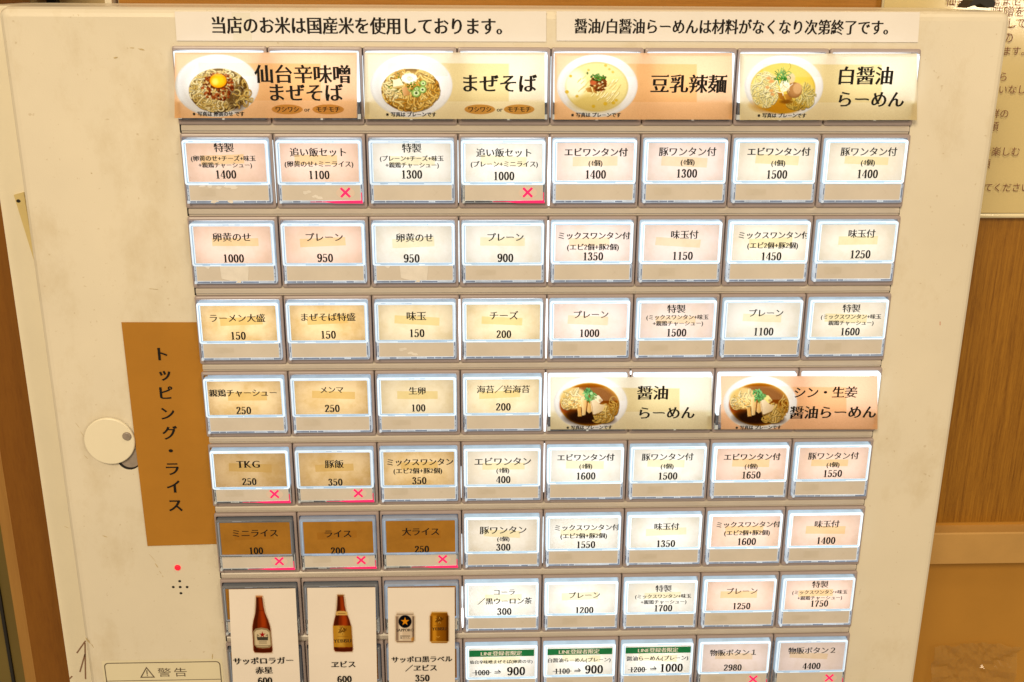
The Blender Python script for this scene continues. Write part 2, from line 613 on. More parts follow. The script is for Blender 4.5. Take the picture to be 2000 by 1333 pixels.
def write(mb, txt, cx, cy, w, z, mat, style='mincho', wx=0.0, sp=0.0, em=None, ox=0, oy=0, vertical=False, ysc=1.0, slant=0.0):
    """text centred on (cx,cy) mm, total advance scaled to w mm; ox,oy = origin of the mesh being built"""
    A = width_of(txt, style, sp)
    s = w / max(A - 0.08, 0.2)
    ey = (em or s) * ysc
    x = cx - s * A / 2 - ox
    yb = cy - oy + ey * 0.355
    for c in txt:
        v, f, adv = glyph(c, style, wx)
        if len(v):
            mb.add([(x + p[0] * s, yb - p[1] * ey + slant * (x + p[0] * s - (cx - ox)), z) for p in v], f, mat)
        x += (adv + sp) * s


def pxw(px, py, w, Z):
    a = at(px - w / 2, py, Z)
    b2 = at(px + w / 2, py, Z)
    return b2[0] - a[0]


def write_px(mb, txt, px, py, w, Z, mat, ox, oy, dz=-0.12, **k):
    X, Y = at(px, py, Z)
    write(mb, txt, X, Y, pxw(px, py, w, Z), Z + dz, mat, ox=ox, oy=oy, **k)


# ------------------------------------------------------------------ picture prints (drawn as arrays, kept as mesh colours)
class Art:
    """canvas in photo-pixel units, one sample per unit*res"""

    def __init__(self, x0, y0, x1, y1, res=1.0, bg=(255, 255, 255)):
        self.x0, self.y0, self.res = x0, y0, res
        self.w, self.h = int((x1 - x0) * res) + 1, int((y1 - y0) * res) + 1
        self.c = np.zeros((self.h, self.w, 3)) + np.array(bg, float)
        yy, xx = np.mgrid[0:self.h, 0:self.w]
        self.X, self.Y = xx / res + x0, yy / res + y0

    def win(self, xa, ya, xb, yb):
        r_ = self.res
        i0, i1 = max(0, int((xa - self.x0) * r_)), min(self.w, int((xb - self.x0) * r_) + 2)
        j0, j1 = max(0, int((ya - self.y0) * r_)), min(self.h, int((yb - self.y0) * r_) + 2)
        return slice(j0, j1), slice(i0, i1)

    def mix(self, sl, a, col):
        a = np.clip(a, 0, 1)[..., None]
        self.c[sl] = self.c[sl] * (1 - a) + np.asarray(col, float) * a

    def ellipse(self, cx, cy, rx, ry, col, soft=0.8, alpha=1.0, ang=0.0, edge=None):
        R_ = max(rx, ry) + 3 + soft
        sl = self.win(cx - R_, cy - R_, cx + R_, cy + R_)
        x, y = self.X[sl] - cx, self.Y[sl] - cy
        if ang:
            ca, sa = math.cos(ang), math.sin(ang)
            x, y = x * ca + y * sa, -x * sa + y * ca
        d = np.sqrt((x / rx) ** 2 + (y / ry) ** 2)
        a = (1 - d) * min(rx, ry) / soft + 0.5
        if edge is not None:
            t = np.clip(d, 0, 1)[..., None] ** 3
            col = np.asarray(col, float) * (1 - t) + np.asarray(edge, float) * t
        self.mix(sl, np.clip(a, 0, 1) * alpha, col)

    def stroke(self, pts, w, col, alpha=1.0, round_=0.0):
        P = np.array(pts, float)
        pad = w + 2
        sl = self.win(P[:, 0].min() - pad, P[:, 1].min() - pad, P[:, 0].max() + pad, P[:, 1].max() + pad)
        x, y = self.X[sl], self.Y[sl]
        if x.size == 0:
            return
        D = np.full(x.shape, 1e9)
        for (ax, ay), (bx, by) in zip(P[:-1], P[1:]):
            dx, dy = bx - ax, by - ay
            t = np.clip(((x - ax) * dx + (y - ay) * dy) / (dx * dx + dy * dy + 1e-9), 0, 1)
            D = np.minimum(D, np.hypot(x - ax - t * dx, y - ay - t * dy))
        a = np.clip((w / 2 - D) / 0.7 + 0.5, 0, 1) * alpha
        c = np.asarray(col, float)
        if round_:
            k = np.clip(D / (w / 2 + 1e-6), 0, 1)[..., None] ** 2 * round_
            c = c * (1 - k) + c * 0.45 * k
        self.mix(sl, a, c)

    def polygon(self, pts, col, alpha=1.0, soft=0.8, shade=None):
        P = np.array(pts, float)
        sl = self.win(P[:, 0].min() - 2, P[:, 1].min() - 2, P[:, 0].max() + 2, P[:, 1].max() + 2)
        x, y = self.X[sl], self.Y[sl]
        if x.size == 0:
            return
        ins = np.zeros(x.shape, bool)
        D = np.full(x.shape, 1e9)
        n = len(P)
        for i in range(n):
            (ax, ay), (bx, by) = P[i], P[(i + 1) % n]
            dx, dy = bx - ax, by - ay
            t = np.clip(((x - ax) * dx + (y - ay) * dy) / (dx * dx + dy * dy + 1e-9), 0, 1)
            D = np.minimum(D, np.hypot(x - ax - t * dx, y - ay - t * dy))
            cr = (ay > y) != (by > y)
            ins ^= cr & (x < (bx - ax) * (y - ay) / (by - ay + 1e-12) + ax)
        d = np.where(ins, D, -D)
        c = np.asarray(col, float)
        if shade is not None:
            t = np.clip((x - P[:, 0].min()) / (np.ptp(P[:, 0]) + 1e-6), 0, 1)
            t = np.clip((t - 0.1) * 1.1, 0, 1)[..., None]
            c = c * (1 - t) + np.asarray(shade, float) * t
        self.mix(sl, np.clip(d / soft + 0.5, 0, 1) * alpha, c)

    def noise(self, amt):
        g = RNG.normal(0, amt, self.c.shape[:2])[..., None]
        self.c = np.clip(self.c + g, 0, 255)

    def into(self, mb_name, Z, mats, ox, oy, gain=1.0):
        """grid mesh on the plane Z with a colour per corner"""
        h, w = self.h, self.w
        co = np.zeros((h, w, 3))
        for j in range(h):
            py = self.y0 + j / self.res
            a, b2 = at(self.x0, py, Z), at(self.x0 + (w - 1) / self.res, py, Z)
            t = np.linspace(0, 1, w)
            co[j, :, 0] = (a[0] + (b2[0] - a[0]) * t - ox) * MM
            co[j, :, 1] = Z * MM
            co[j, :, 2] = -(a[1] + (b2[1] - a[1]) * t - oy) * MM
        return co.reshape(-1, 3), (h, w), np.clip(s2l(self.c.reshape(-1, 3)) * gain, 0, 1)


def grid_mesh(name, co, hw, col, mat, extra=None):
    """combine colour grid (first material) with an MB of further faces (text etc.)"""
    h, w = hw
    idx = np.arange(h * w).reshape(h, w)
    q = np.stack([idx[:-1, :-1], idx[1:, :-1], idx[1:, 1:], idx[:-1, 1:]], -1).reshape(-1, 4)
    verts = [tuple(p) for p in co]
    faces = [tuple(p) for p in q.tolist()]
    mi = [0] * len(faces)
    mats = [mat]
    n = len(verts)
    if extra:
        verts += extra.v
        faces += [tuple(n + k for k in f) for f in extra.f]
        mi += [1 + k for k in extra.m]
        mats += extra.mats
    me = bpy.data.meshes.new(name)
    me.from_pydata(verts, [], faces)
    for m in mats:
        me.materials.append(m)
    me.polygons.foreach_set('material_index', mi)
    at_ = me.attributes.new('print', 'FLOAT_COLOR', 'POINT')
    full = np.ones((len(verts), 4))
    full[:n, :3] = col
    at_.data.foreach_set('color', full.ravel())
    me.update()
    return me


def curl(cx, cy, n=9, step=5.0, bend=0.5, a0=None):
    a = random.uniform(0, 6.28) if a0 is None else a0
    k = random.uniform(-bend, bend)
    pts = [(cx, cy)]
    for _ in range(n):
        a += k + random.uniform(-.25, .25)
        if random.random() < .2:
            k = random.uniform(-bend, bend)
        cx += math.cos(a) * step
        cy += math.sin(a) * step
        pts.append((cx, cy))
    return pts


def in_ell(cx, cy, rx, ry):
    while True:
        x, y = random.uniform(-1, 1), random.uniform(-1, 1)
        if x * x + y * y < 1:
            return cx + x * rx, cy + y * ry


def clip_ell(pts, cx, cy, rx, ry):
    out = []
    for x, y in pts:
        d = math.hypot((x - cx) / rx, (y - cy) / ry)
        if d > 1:
            x, y = cx + (x - cx) / d, cy + (y - cy) / d
        out.append((x, y))
    return out


def noodles(A, cx, cy, rx, ry, cols, n, w=(2.2, 3.0), bend=0.7, step=2.6, ln=8, a0=None, out=0.9):
    for i in range(n):
        p = clip_ell(curl(*in_ell(cx, cy, rx * .95, ry * .95), n=ln, step=step, bend=bend, a0=None if a0 is None else a0 + random.uniform(-.5, .5)), cx, cy, rx, ry)
        w_ = random.uniform(*w)
        c = np.array(random.choice(cols), float)
        A.stroke([(x + .6, y + .9) for x, y in p], w_ + 0.9, c * 0.42, 0.42)
        A.stroke(p, w_, c, 1.0, round_=0.35)


def bowl(A, cx, cy, rx, ry, tilt=0.0):
    A.ellipse(cx, cy, rx, ry, (222, 219, 214), 1.2)
    A.ellipse(cx + 1, cy - 1, rx - 2.5, ry - 2, (240, 240, 240), 3)
    A.ellipse(cx - rx * .06, cy + ry * .04, rx * .86, ry * .86, (216, 211, 204), 14, .7)
    A.ellipse(cx + rx * .10, cy - ry * .06, rx * .84, ry * .82, (242, 240, 236), 12, .9)


def onion_ring(A, x, y, r_, col=(150, 185, 90)):
    A.ellipse(x, y, r_, r_ * .9, np.array(col) * .6, 1)
    A.ellipse(x - .3, y - .3, r_ * .85, r_ * .78, col, 1)
    A.ellipse(x, y, r_ * .55, r_ * .5, (215, 225, 170), 1)
    A.ellipse(x, y, r_ * .28, r_ * .25, (50, 70, 15), 1)


def art_spicy(A):                                          # minced meat and egg yolk on thick noodles
    f = lambda x, y: (330 + x / 8.884, 90 + y / 8.884)
    c = f(830, 690)
    bowl(A, *c, 81.6, 61.3)
    m = f(860, 775)
    A.ellipse(*m, 58, 43, (92, 62, 20), 1.5)
    A.ellipse(m[0] - 6, m[1], 48, 38, (190, 158, 88), 6, .7)
    noodles(A, *m, 57, 42, [(232, 208, 140), (220, 190, 112), (200, 165, 85), (240, 222, 165)], 190)
    q = f(1180, 900)
    A.ellipse(*q, 20, 26, (50, 26, 5), 8, .55)
    noodles(A, q[0] + 10, q[1], 20, 22, [(215, 185, 105), (190, 150, 70)], 16)
    g = f(850, 720)
    for i in range(150):
        x, y = in_ell(g[0], g[1] - 1, 31, 28)
        k = random.choice([(120, 48, 12), (92, 32, 8), (160, 80, 30), (75, 24, 6), (140, 62, 20)])
        A.ellipse(x, y, random.uniform(1.6, 3.4), random.uniform(1.4, 2.8), k, 1, 1, random.uniform(0, 3))
    for i in range(45):
        x, y = in_ell(g[0], g[1], 29, 26)
        A.ellipse(x, y, .9, .7, (205, 130, 70), .8, .8)
    y_ = f(850, 605)
    A.ellipse(y_[0] + 1, y_[1] + 2, 17.2, 14.5, (90, 35, 5), 2, .8)
    A.ellipse(*y_, 16.6, 13.8, (252, 196, 28), 1.2, 1, 0, (226, 138, 4))
    A.ellipse(y_[0] - 6, y_[1] + 2, 6, 6, (255, 226, 110), 5, .8)


def art_plain(A):                                          # plain soup-less noodles with fish cake and spring onion
    f = lambda x, y: (700 + x / 8.885, 90 + y / 8.885)
    bowl(A, *f(915, 690), 80, 62)
    m = f(905, 770)
    A.ellipse(*m, 57, 42, (112, 74, 20), 1.5)
    A.ellipse(m[0] - 3, m[1], 50, 37, (196, 150, 66), 6, .7)
    noodles(A, *m, 56, 41, [(226, 184, 92), (205, 155, 60), (236, 204, 120), (186, 130, 42)], 170, w=(2.6, 3.6), bend=.5, ln=9)
    noodles(A, *f(560, 740), 16, 24, [(240, 222, 160), (228, 200, 128)], 30)
    for k in range(26):
        x, y = in_ell(*f(700, 660), 17, 17)
        A.stroke(curl(x, y, 4, 2, .6), 1.4, random.choice([(70, 105, 25), (110, 140, 50), (45, 75, 15)]))
    A.polygon([f(595, 600), f(715, 560), f(790, 690), f(600, 725)], (238, 226, 184))
    A.polygon([f(600, 712), f(790, 680), f(780, 712), f(610, 740)], (196, 168, 104))
    A.polygon([f(745, 735), f(860, 690), f(890, 850), f(780, 870)], (214, 168, 112), shade=(180, 124, 64))
    n_ = f(880, 565)
    for k in range(12):
        a = k * math.pi / 6
        A.ellipse(n_[0] + 12 * math.cos(a), n_[1] + 7.5 * math.sin(a), 4, 3.2, (246, 238, 214), .8)
    A.ellipse(n_[0] + .6, n_[1] + 2, 13.5, 9, (205, 186, 140), 1, .6)
    A.ellipse(*n_, 13.5, 8.8, (250, 244, 226), 1)
    sp = [(n_[0] + .12 * t * math.cos(t * .32) * 1.2, n_[1] + .12 * t * math.sin(t * .32) * .8) for t in range(8, 46)]
    A.stroke(sp, 1.5, (240, 186, 160), .9)
    for k in range(36):
        x, y = in_ell(*f(990, 740), 18, 14)
        A.ellipse(x, y, 2, 1.5, random.choice([(60, 95, 20), (95, 125, 40), (36, 62, 10), (140, 160, 80)]), .8)
    for x, y, r_ in ((1000, 820, 9.5), (1110, 760, 8), (1120, 650, 6.5), (1010, 750, 5)):
        onion_ring(A, *f(x, y), r_)


def art_soy_milk(A):                                       # pale soup with minced meat and chives
    f = lambda x, y: (1075 + x / 8.887, 90 + y / 8.887)
    bowl(A, *f(810, 690), 78.5, 61.5)
    s = f(800, 710)
    A.ellipse(*s, 61.5, 48.5, (198, 178, 110), 2)
    A.ellipse(*s, 60, 47, (228, 212, 140), 4)
    A.ellipse(*f(430, 660), 20, 28, (243, 236, 204), 9, .9)
    A.ellipse(*f(750, 1000), 44, 17, (204, 176, 92), 9, .7)
    for k in range(46):
        x, y = in_ell(*f(960, 820), 33, 22)
        a = -.75
        p = [(x, y), (x + 5 * math.cos(a), y + 5 * math.sin(a)), (x + 10 * math.cos(a - .1), y + 10 * math.sin(a - .1))]
        A.stroke([(q[0] + .8, q[1] + 1) for q in p], 2, (176, 146, 70), .7)
        A.stroke(p, 1.9, random.choice([(238, 224, 160), (228, 208, 132), (244, 234, 184)]))
    for k in range(14):
        x, y = in_ell(*f(560, 700), 13, 15)
        A.stroke([(x, y), (x + 6, y - 6)], 1.8, (212, 190, 118), .9)
    for x, y, r_ in ((350, 525, 3), (285, 800, 3.8), (955, 340, 3), (1020, 405, 2.4), (745, 1050, 3.6), (950, 1005, 4), (1090, 990, 3.6), (1140, 945, 3), (460, 875, 3), (1080, 455, 2.6), (660, 420, 2.4)):
        A.ellipse(*f(x, y), r_, r_ * .9, (206, 166, 36), 1.2, .85)
    for pts in ([(605, 740), (700, 710), (730, 810), (640, 800)], [(720, 700), (810, 690), (800, 830), (740, 800)]):
        A.polygon([f(*p) for p in pts], (196, 146, 70), shade=(150, 98, 34))
    for k in range(80):
        x, y = in_ell(*f(830, 660), 15, 15)
        A.ellipse(x, y, 2.6, 2.1, random.choice([(120, 62, 22), (88, 44, 14), (160, 84, 40), (100, 50, 14)]), .8)
    A.ellipse(*f(740, 640), 6, 4.6, (190, 90, 48), 3, .9)
    for k in range(44):
        x, y = in_ell(*f(820, 545), 15, 7)
        A.ellipse(x, y, 1.9, 1.6, random.choice([(40, 88, 20), (64, 120, 40), (24, 56, 10), (92, 140, 60)]), .7)
    A.ellipse(*f(640, 475), 2, 2.6, (50, 80, 20), .8)


def art_white_soy(A):                                      # clear yellow soup with chicken, leek and thin noodles
    f = lambda x, y: (1440 + x / 8.885, 90 + y / 8.885)
    bowl(A, *f(805, 700), 76.5, 61.5)
    s = f(790, 740)
    A.ellipse(*s, 63, 49, (196, 160, 50), 2)
    A.ellipse(s[0], s[1] - 2, 61.5, 47, (222, 194, 78), 4)
    A.ellipse(*f(620, 1030), 40, 15, (190, 128, 18), 9, .85)
    A.ellipse(*f(800, 1060), 34, 12, (196, 134, 24), 8, .7)
    A.ellipse(*f(480, 760), 27, 35, (234, 216, 138), 4, .9)
    A.ellipse(*f(1180, 850), 18, 24, (224, 200, 110), 5, .8)
    noodles(A, *f(480, 760), 27, 35, [(242, 228, 158), (232, 210, 128), (248, 238, 182)], 85, w=(1.3, 2), bend=.5, step=2.6, ln=9)
    noodles(A, *f(1180, 840), 20, 26, [(234, 214, 126), (222, 194, 96), (242, 228, 156)], 60, w=(1.3, 2), bend=.25, ln=9, a0=1.9)
    noodles(A, *f(1060, 1010), 24, 11, [(224, 190, 84), (206, 166, 60)], 26, w=(1.4, 2), bend=.3, ln=9, a0=2.6)
    for x, y in ((540, 560), (600, 610), (520, 720), (590, 780), (610, 840), (575, 620)):
        A.ellipse(*f(x, y), 4, 3, (216, 150, 84), 2, .8)
    A.polygon([f(690, 800), f(790, 830), f(830, 950), f(730, 920)], (180, 122, 40), shade=(150, 92, 20))
    A.polygon([f(800, 840), f(930, 830), f(950, 930), f(860, 960)], (196, 138, 52), shade=(150, 94, 24))
    A.ellipse(*f(850, 970), 12, 4, (112, 64, 10), 3, .8)
    A.ellipse(*f(985, 770), 15, 15.5, (178, 128, 74), 1.4, 1, 0, (140, 92, 44))
    A.ellipse(*f(1040, 740), 8.5, 11, (204, 158, 104), 2)
    A.ellipse(*f(930, 560), 8, 10, (222, 190, 140), 2)
    A.ellipse(*f(820, 690), 10, 11, (240, 232, 200), 2)
    for k in range(14):
        x, y = in_ell(*f(800, 720), 9, 11)
        A.stroke(curl(x, y, 6, 2, .3, .8), 1.1, random.choice([(250, 246, 226), (226, 208, 160), (200, 176, 120)]))
    A.stroke([f(660, 780), f(720, 810), f(800, 800), f(850, 740), f(960, 660)], 1.2, (245, 238, 214))
    for k in range(46):
        x, y = in_ell(*f(790, 520), 13, 9)
        A.stroke(curl(x, y, 4, 2.3, .5), 1.4, random.choice([(50, 120, 40), (84, 152, 66), (26, 82, 20), (124, 176, 96)]))
    A.stroke([f(655, 440), f(700, 485)], 1.8, (36, 92, 24))
    A.stroke([f(700, 560), f(725, 680)], 1.6, (60, 130, 44))
    A.stroke(catmull([f(905, 305), f(925, 360), f(880, 430)]), 1.0, (120, 120, 20), .9)
    A.stroke(catmull([f(770, 400), f(820, 415), f(835, 450)]), 1.0, (120, 120, 20), .9)


def art_soy(A, px, dx, ginger):                            # dark soy soup, noodles, bamboo, chicken, greens
    f = lambda x, y: (px + (x + dx) / 10.25, 720 + y / 10.25)
    bowl(A, *f(955, 690), 71.5, 53.2)
    s = f(935, 720)
    A.ellipse(*s, 58, 42, (206, 146, 30), 1.6)
    A.ellipse(s[0], s[1], 56, 40.2, (150, 80, 10), 3)
    A.ellipse(s[0], s[1] + 1, 52, 36, (112, 52, 6), 5)
    A.ellipse(*f(850, 980), 38, 14, (34, 14, 4), 8, .95)
    A.ellipse(*f(1250, 1030), 18, 8, (50, 20, 4), 6, .8)
    A.ellipse(*f(430, 740), 9, 14, (150, 62, 30), 5, .7)
    A.ellipse(*f(620, 600), 27, 21, (222, 190, 116), 4, .9)
    A.ellipse(*f(1230, 880), 20, 17, (186, 142, 62), 5, .8)
    noodles(A, *f(640, 560), 25, 19, [(240, 218, 152), (228, 196, 118), (246, 230, 176)], 55, w=(1.6, 2.3), bend=.3, ln=9, a0=1.9)
    noodles(A, *f(480, 690), 11, 13, [(226, 188, 106), (244, 222, 160)], 22, w=(1.4, 2))
    noodles(A, *f(1230, 880), 22, 20, [(214, 172, 84), (192, 144, 56), (228, 194, 112)], 80, w=(1.5, 2.2), bend=.25, ln=9, a0=2.2)
    noodles(A, *f(1420, 740), 9, 20, [(206, 160, 66), (178, 124, 40)], 20, w=(1.4, 2), bend=.5)
    noodles(A, *f(1080, 1020), 9, 6, [(214, 170, 76)], 10, w=(1.5, 2))
    for k in range(60):
        x, y = in_ell(*f(670, 680), 15, 11)
        A.ellipse(x, y, 1.6, 1.2, random.choice([(236, 200, 120), (206, 148, 60), (246, 222, 150)]), .8)
    A.polygon([f(690, 800), f(760, 790), f(780, 960), f(705, 965)], (224, 176, 100), shade=(206, 150, 70))
    A.polygon([f(770, 590), f(850, 560), f(880, 700), f(850, 930), f(785, 945)], (238, 210, 148), shade=(206, 158, 90))
    A.polygon([f(900, 690), f(960, 660), f(985, 860), f(920, 900), f(880, 860)], (226, 186, 116), shade=(196, 146, 74))
    A.polygon([f(1030, 540), f(1120, 540), f(1200, 640), f(1130, 700), f(1040, 650)], (226, 212, 176) if not ginger else (222, 206, 116))
    A.ellipse(*f(1150, 640), 3, 3, (150, 100, 60), 2, .6)
    A.polygon([f(950, 640), f(1040, 620), f(1150, 720), f(1250, 740), f(1180, 860), f(1010, 930), f(975, 840)], (226, 206, 170), shade=(200, 170, 124))
    A.stroke([f(960, 650), f(990, 780), f(1000, 920)], 1.4, (180, 140, 86), .7)
    A.stroke([f(990, 935), f(1100, 920), f(1190, 865)], 2, (80, 40, 8), .6)
    for k in range(46):
        x, y = in_ell(*f(900, 500), 9, 11)
        A.stroke(curl(x, y, 3, 2.2, .5, 1.2), 1.9, random.choice([(24, 110, 40), (50, 146, 66), (12, 72, 20), (90, 170, 90)]))
    for k in range(20):
        x, y = in_ell(*f(1010, 560), 6, 6)
        A.ellipse(x, y, 1.7, 1.4, random.choice([(30, 104, 30), (84, 150, 70)]), .8)
    if not ginger:
        A.ellipse(*f(970, 500), 2.6, 3, (150, 200, 130), 1)
    A.stroke([f(930, 620), f(935, 690)], 2, (70, 140, 60))


def star(cx, cy, r_, ri=0.40):
    return [(cx + (r_ if k % 2 == 0 else r_ * ri) * math.sin(k * math.pi / 5), cy - (r_ if k % 2 == 0 else r_ * ri) * math.cos(k * math.pi / 5)) for k in range(10)]


def art_bottle(A, f, label):
    """brown bottle; f maps crop pixels to photo pixels"""
    pr = [(0, 38), (14, 38), (16, 36), (120, 40), (200, 55), (290, 88), (360, 104), (420, 108), (640, 112), (662, 100), (668, 0)]
    L = [f(-w, y) for y, w in [(p[0], p[1]) for p in pr]]
    Rr = [f(w, y) for y, w in [(p[0], p[1]) for p in pr]]
    A.polygon(L + Rr[::-1], (118, 40, 10))
    A.polygon([f(-36, 20), f(-10, 20), f(-14, 170), f(-40, 300), f(-60, 640), f(-100, 640), f(-104, 400), f(-60, 200)], (60, 20, 6), .75, 3)
    A.polygon([f(0, 30), f(22, 30), f(30, 150), f(60, 290), f(50, 370), f(0, 370)], (168, 62, 16), .8, 5)
    A.polygon([f(30, 30), f(38, 30), f(52, 190), f(104, 380), f(104, 640), f(84, 640), f(80, 400)], (64, 22, 6), .7, 3)
    A.polygon([f(-36, 0), f(36, 0), f(38, 18), f(-38, 18)], (190, 130, 80) if label == 'pale' else (140, 90, 40))
    A.polygon([f(-100, 620), f(104, 620), f(100, 664), f(-90, 664)], (48, 14, 4), .6, 4)
    if label == 'pale':
        A.stroke([f(-40, 170), f(40, 175)], .8, (80, 26, 6), .7)
        pts = [f(-100, 420), f(-70, 385), f(0, 372), f(70, 385), f(104, 420), f(108, 580), f(80, 608), f(0, 616), f(-70, 606), f(-98, 575)]
        A.polygon(pts, (150, 132, 100))
        A.polygon([f(-84, 425), f(-60, 400), f(0, 390), f(60, 400), f(88, 425), f(92, 570), f(60, 594), f(-60, 594), f(-84, 570)], (206, 190, 158))
        A.stroke([f(-84, 425), f(-60, 400), f(0, 390), f(60, 400), f(88, 425)], .7, (110, 94, 70))
        A.polygon(star(*f(6, 455), 6.4), (150, 20, 16))
        for s_ in (-1, 1):
            A.stroke(catmull([f(6 + s_ * 40, 470), f(6 + s_ * 58, 455), f(6 + s_ * 60, 490), f(6 + s_ * 40, 500)]), 1.1, (70, 60, 44))
        A.polygon([f(-62, 482), f(72, 482), f(66, 520), f(-56, 520)], (66, 62, 52))
        for y in (530, 542, 556):
            A.stroke([f(-40, y), f(50, y)], .9, (110, 100, 80), .8)
        A.stroke([f(-70, 582), f(76, 582)], 1.6, (120, 106, 80), .7)
    else:
        A.polygon([f(-62, 200), f(-30, 190), f(30, 190), f(66, 200), f(72, 240), f(-66, 240)], (206, 168, 96))
        A.stroke([f(-40, 220), f(44, 220)], 1.2, (120, 80, 30), .9)
        A.polygon([f(-108, 362), f(108, 362), f(110, 612), f(-108, 612)], (186, 136, 40), shade=(140, 92, 16))
        A.polygon([f(-60, 366), f(10, 366), f(10, 608), f(-60, 608)], (214, 172, 78), .6, 8)
        emblem(A, f, 0, 425)


def emblem(A, f, cx, cy):
    """dark seated figure seal, only a few marks at this size"""
    random.seed(3)
    for k in range(26):
        x, y = in_ell(cx, cy, 44, 42)
        A.stroke(curl(*f(x, y), 3, 1.2, .8), .8, random.choice([(84, 50, 10), (60, 34, 6), (226, 190, 100)]), .9)
    A.stroke(catmull([f(cx - 48, cy + 20), f(cx - 20, cy - 20), f(cx, cy - 50), f(cx + 26, cy - 10), f(cx + 48, cy - 30)]), .9, (70, 40, 6))
    A.stroke([f(cx - 60, cy + 62), f(cx + 60, cy + 62)], .7, (120, 80, 24), .8)


def art_can(A, x0, y0, x1, y1, kind):
    w, h = x1 - x0, y1 - y0
    P = lambda a, b2: (x0 + a * w, y0 + b2 * h)
    body = [P(.09, 0), P(.91, 0), P(.94, .05), P(1, .14), P(1, .93), P(.91, 1), P(.09, 1), P(0, .93), P(0, .14), P(.06, .05)]
    if kind == 'white':
        A.polygon(body, (206, 188, 168))
        A.polygon([P(.0, .14), P(.14, .14), P(.14, .93), P(.0, .93)], (120, 98, 84), .8, 3)
        A.polygon([P(.90, .14), P(1, .14), P(1, .93), P(.90, .93)], (96, 76, 64), .9, 3)
        A.polygon([P(.2, .16), P(.36, .16), P(.36, .92), P(.2, .92)], (232, 218, 202), .7, 3)
        A.stroke([P(.1, .02), P(.9, .02)], 1.6, (226, 216, 206))
        A.stroke([P(.06, .07), P(.94, .07)], 1.2, (110, 90, 76), .8)
        A.stroke([P(.06, .96), P(.94, .96)], 2, (110, 84, 60), .8)
        A.ellipse(*P(.5, .305), .355 * w, .355 * w * .98, (12, 12, 20), .8)
        A.polygon(star(*P(.5, .305), .245 * w), (218, 140, 24))
        A.polygon([P(.82, .86), P(.98, .80), P(.98, .92), P(.86, .95)], (196, 130, 40), .7, 2)
        A.polygon([P(.24, .77), P(.78, .77), P(.78, .79), P(.24, .79)], (60, 50, 44))
    else:
        A.polygon(body, (170, 112, 20), shade=(110, 62, 6))
        A.polygon([P(.0, .14), P(.12, .14), P(.12, .93), P(.0, .93)], (96, 54, 6), .7, 3)
        A.polygon([P(.14, .12), P(.34, .12), P(.34, .94), P(.14, .94)], (212, 152, 44), .7, 4)
        A.polygon([P(.88, .14), P(1, .14), P(1, .93), P(.88, .93)], (70, 38, 4), .8, 3)
        A.stroke([P(.1, .02), P(.9, .02)], 1.6, (206, 170, 100))
        A.stroke([P(.06, .96), P(.94, .96)], 2, (196, 160, 96), .8)
        k = w / 215
        emblem(A, lambda x, y: (P(.5, .27)[0] + x * k, P(.5, .27)[1] + y * k), 0, 0)
        A.stroke([P(.35, .78), P(.43, .82), P(.52, .78)], .8, (214, 170, 80))
        A.stroke([P(.3, .88), P(.7, .88)], .9, (120, 76, 12), .8)


# ================================================================== SETTING
QX, QY, BH = 45.0, 41.0, 36.8            # button pitch and bezel height, mm
ZW = 105.0                               # wall behind the machine


def structure(name, mb, smooth=False):
    o = obj(name, mb.mesh(name, smooth))
    o['kind'] = 'structure'
    return o


# back wall: wood panels, lower plaster
b = MB()
x_l = at(232, 0, ZW)[0]
b.box(x_l, -330, ZW, at(2000, 60, ZW)[0] + 420, 20, ZW + 12, WOOD_TOP)
y_mid = 20
y_led = at(1900, 1020, ZW)[1]
b.box(330, y_mid, ZW, at(2000, 60, ZW)[0] + 420, y_led, ZW + 12, WOOD)
b.box(330, y_led, ZW - 1, at(2000, 60, ZW)[0] + 420, 900, ZW + 12, PLASTER)
structure('wall', b)
# ledge
b = MB()
x0, x1 = 330, at(2000, 60, ZW)[0] + 420
yt = at(1900, 1042, ZW - 12)[1]
yb_ = at(1900, 1101, ZW - 12)[1]
prof = [(yt - 0.2, ZW - 0.5), (yt - 0.2, ZW - 11.3), (yt + 0.8, ZW - 12), (yb_, ZW - 12), (yb_, ZW - 1.5)]
vv = [(x, y, z) for x in (x0, x1) for y, z in prof]
n = len(prof)
b.add(vv, [(i, i + 1, n + i + 1, n + i) for i in range(n - 1)] + [(n - 1, 0, n, 2 * n - 1), tuple(range(n))[::-1], tuple(range(n, 2 * n))], LEDGE)
structure('wall_ledge', b)

# pale side wall far behind the top left corner, with two dark uprights and a white post
b = MB()
xa, xb = at(-200, 0, 160)[0], x_l + 3
b.box(xa, -330, 160, xb, 500, 170, PALE)
structure('wall', b)
for px0, px1, k in ((5, 16, 0), (93, 112, 1)):
    b = MB()
    xx0, xx1 = at(px0, 4, 150)[0], at(px1, 4, 150)[0]
    b.box(xx0, -330, 148, xx1, 300, 154, BLACK)
    o = obj('upright_bar', b.mesh('upright_bar'))
    tag(o, ['thin black upright bar behind the far left top corner of the machine', 'wider black upright bar seen just above the machine top'][k], 'upright bar', 'black bars behind the machine')
b = MB()
b.box(at(216, 4, 110)[0], -330, 100, at(229, 4, 110)[0], 300, 112, CABINET)
tag(obj('wall_post', b.mesh('wall_post')), 'slim pale post beside the wood panel above the machine', 'post')

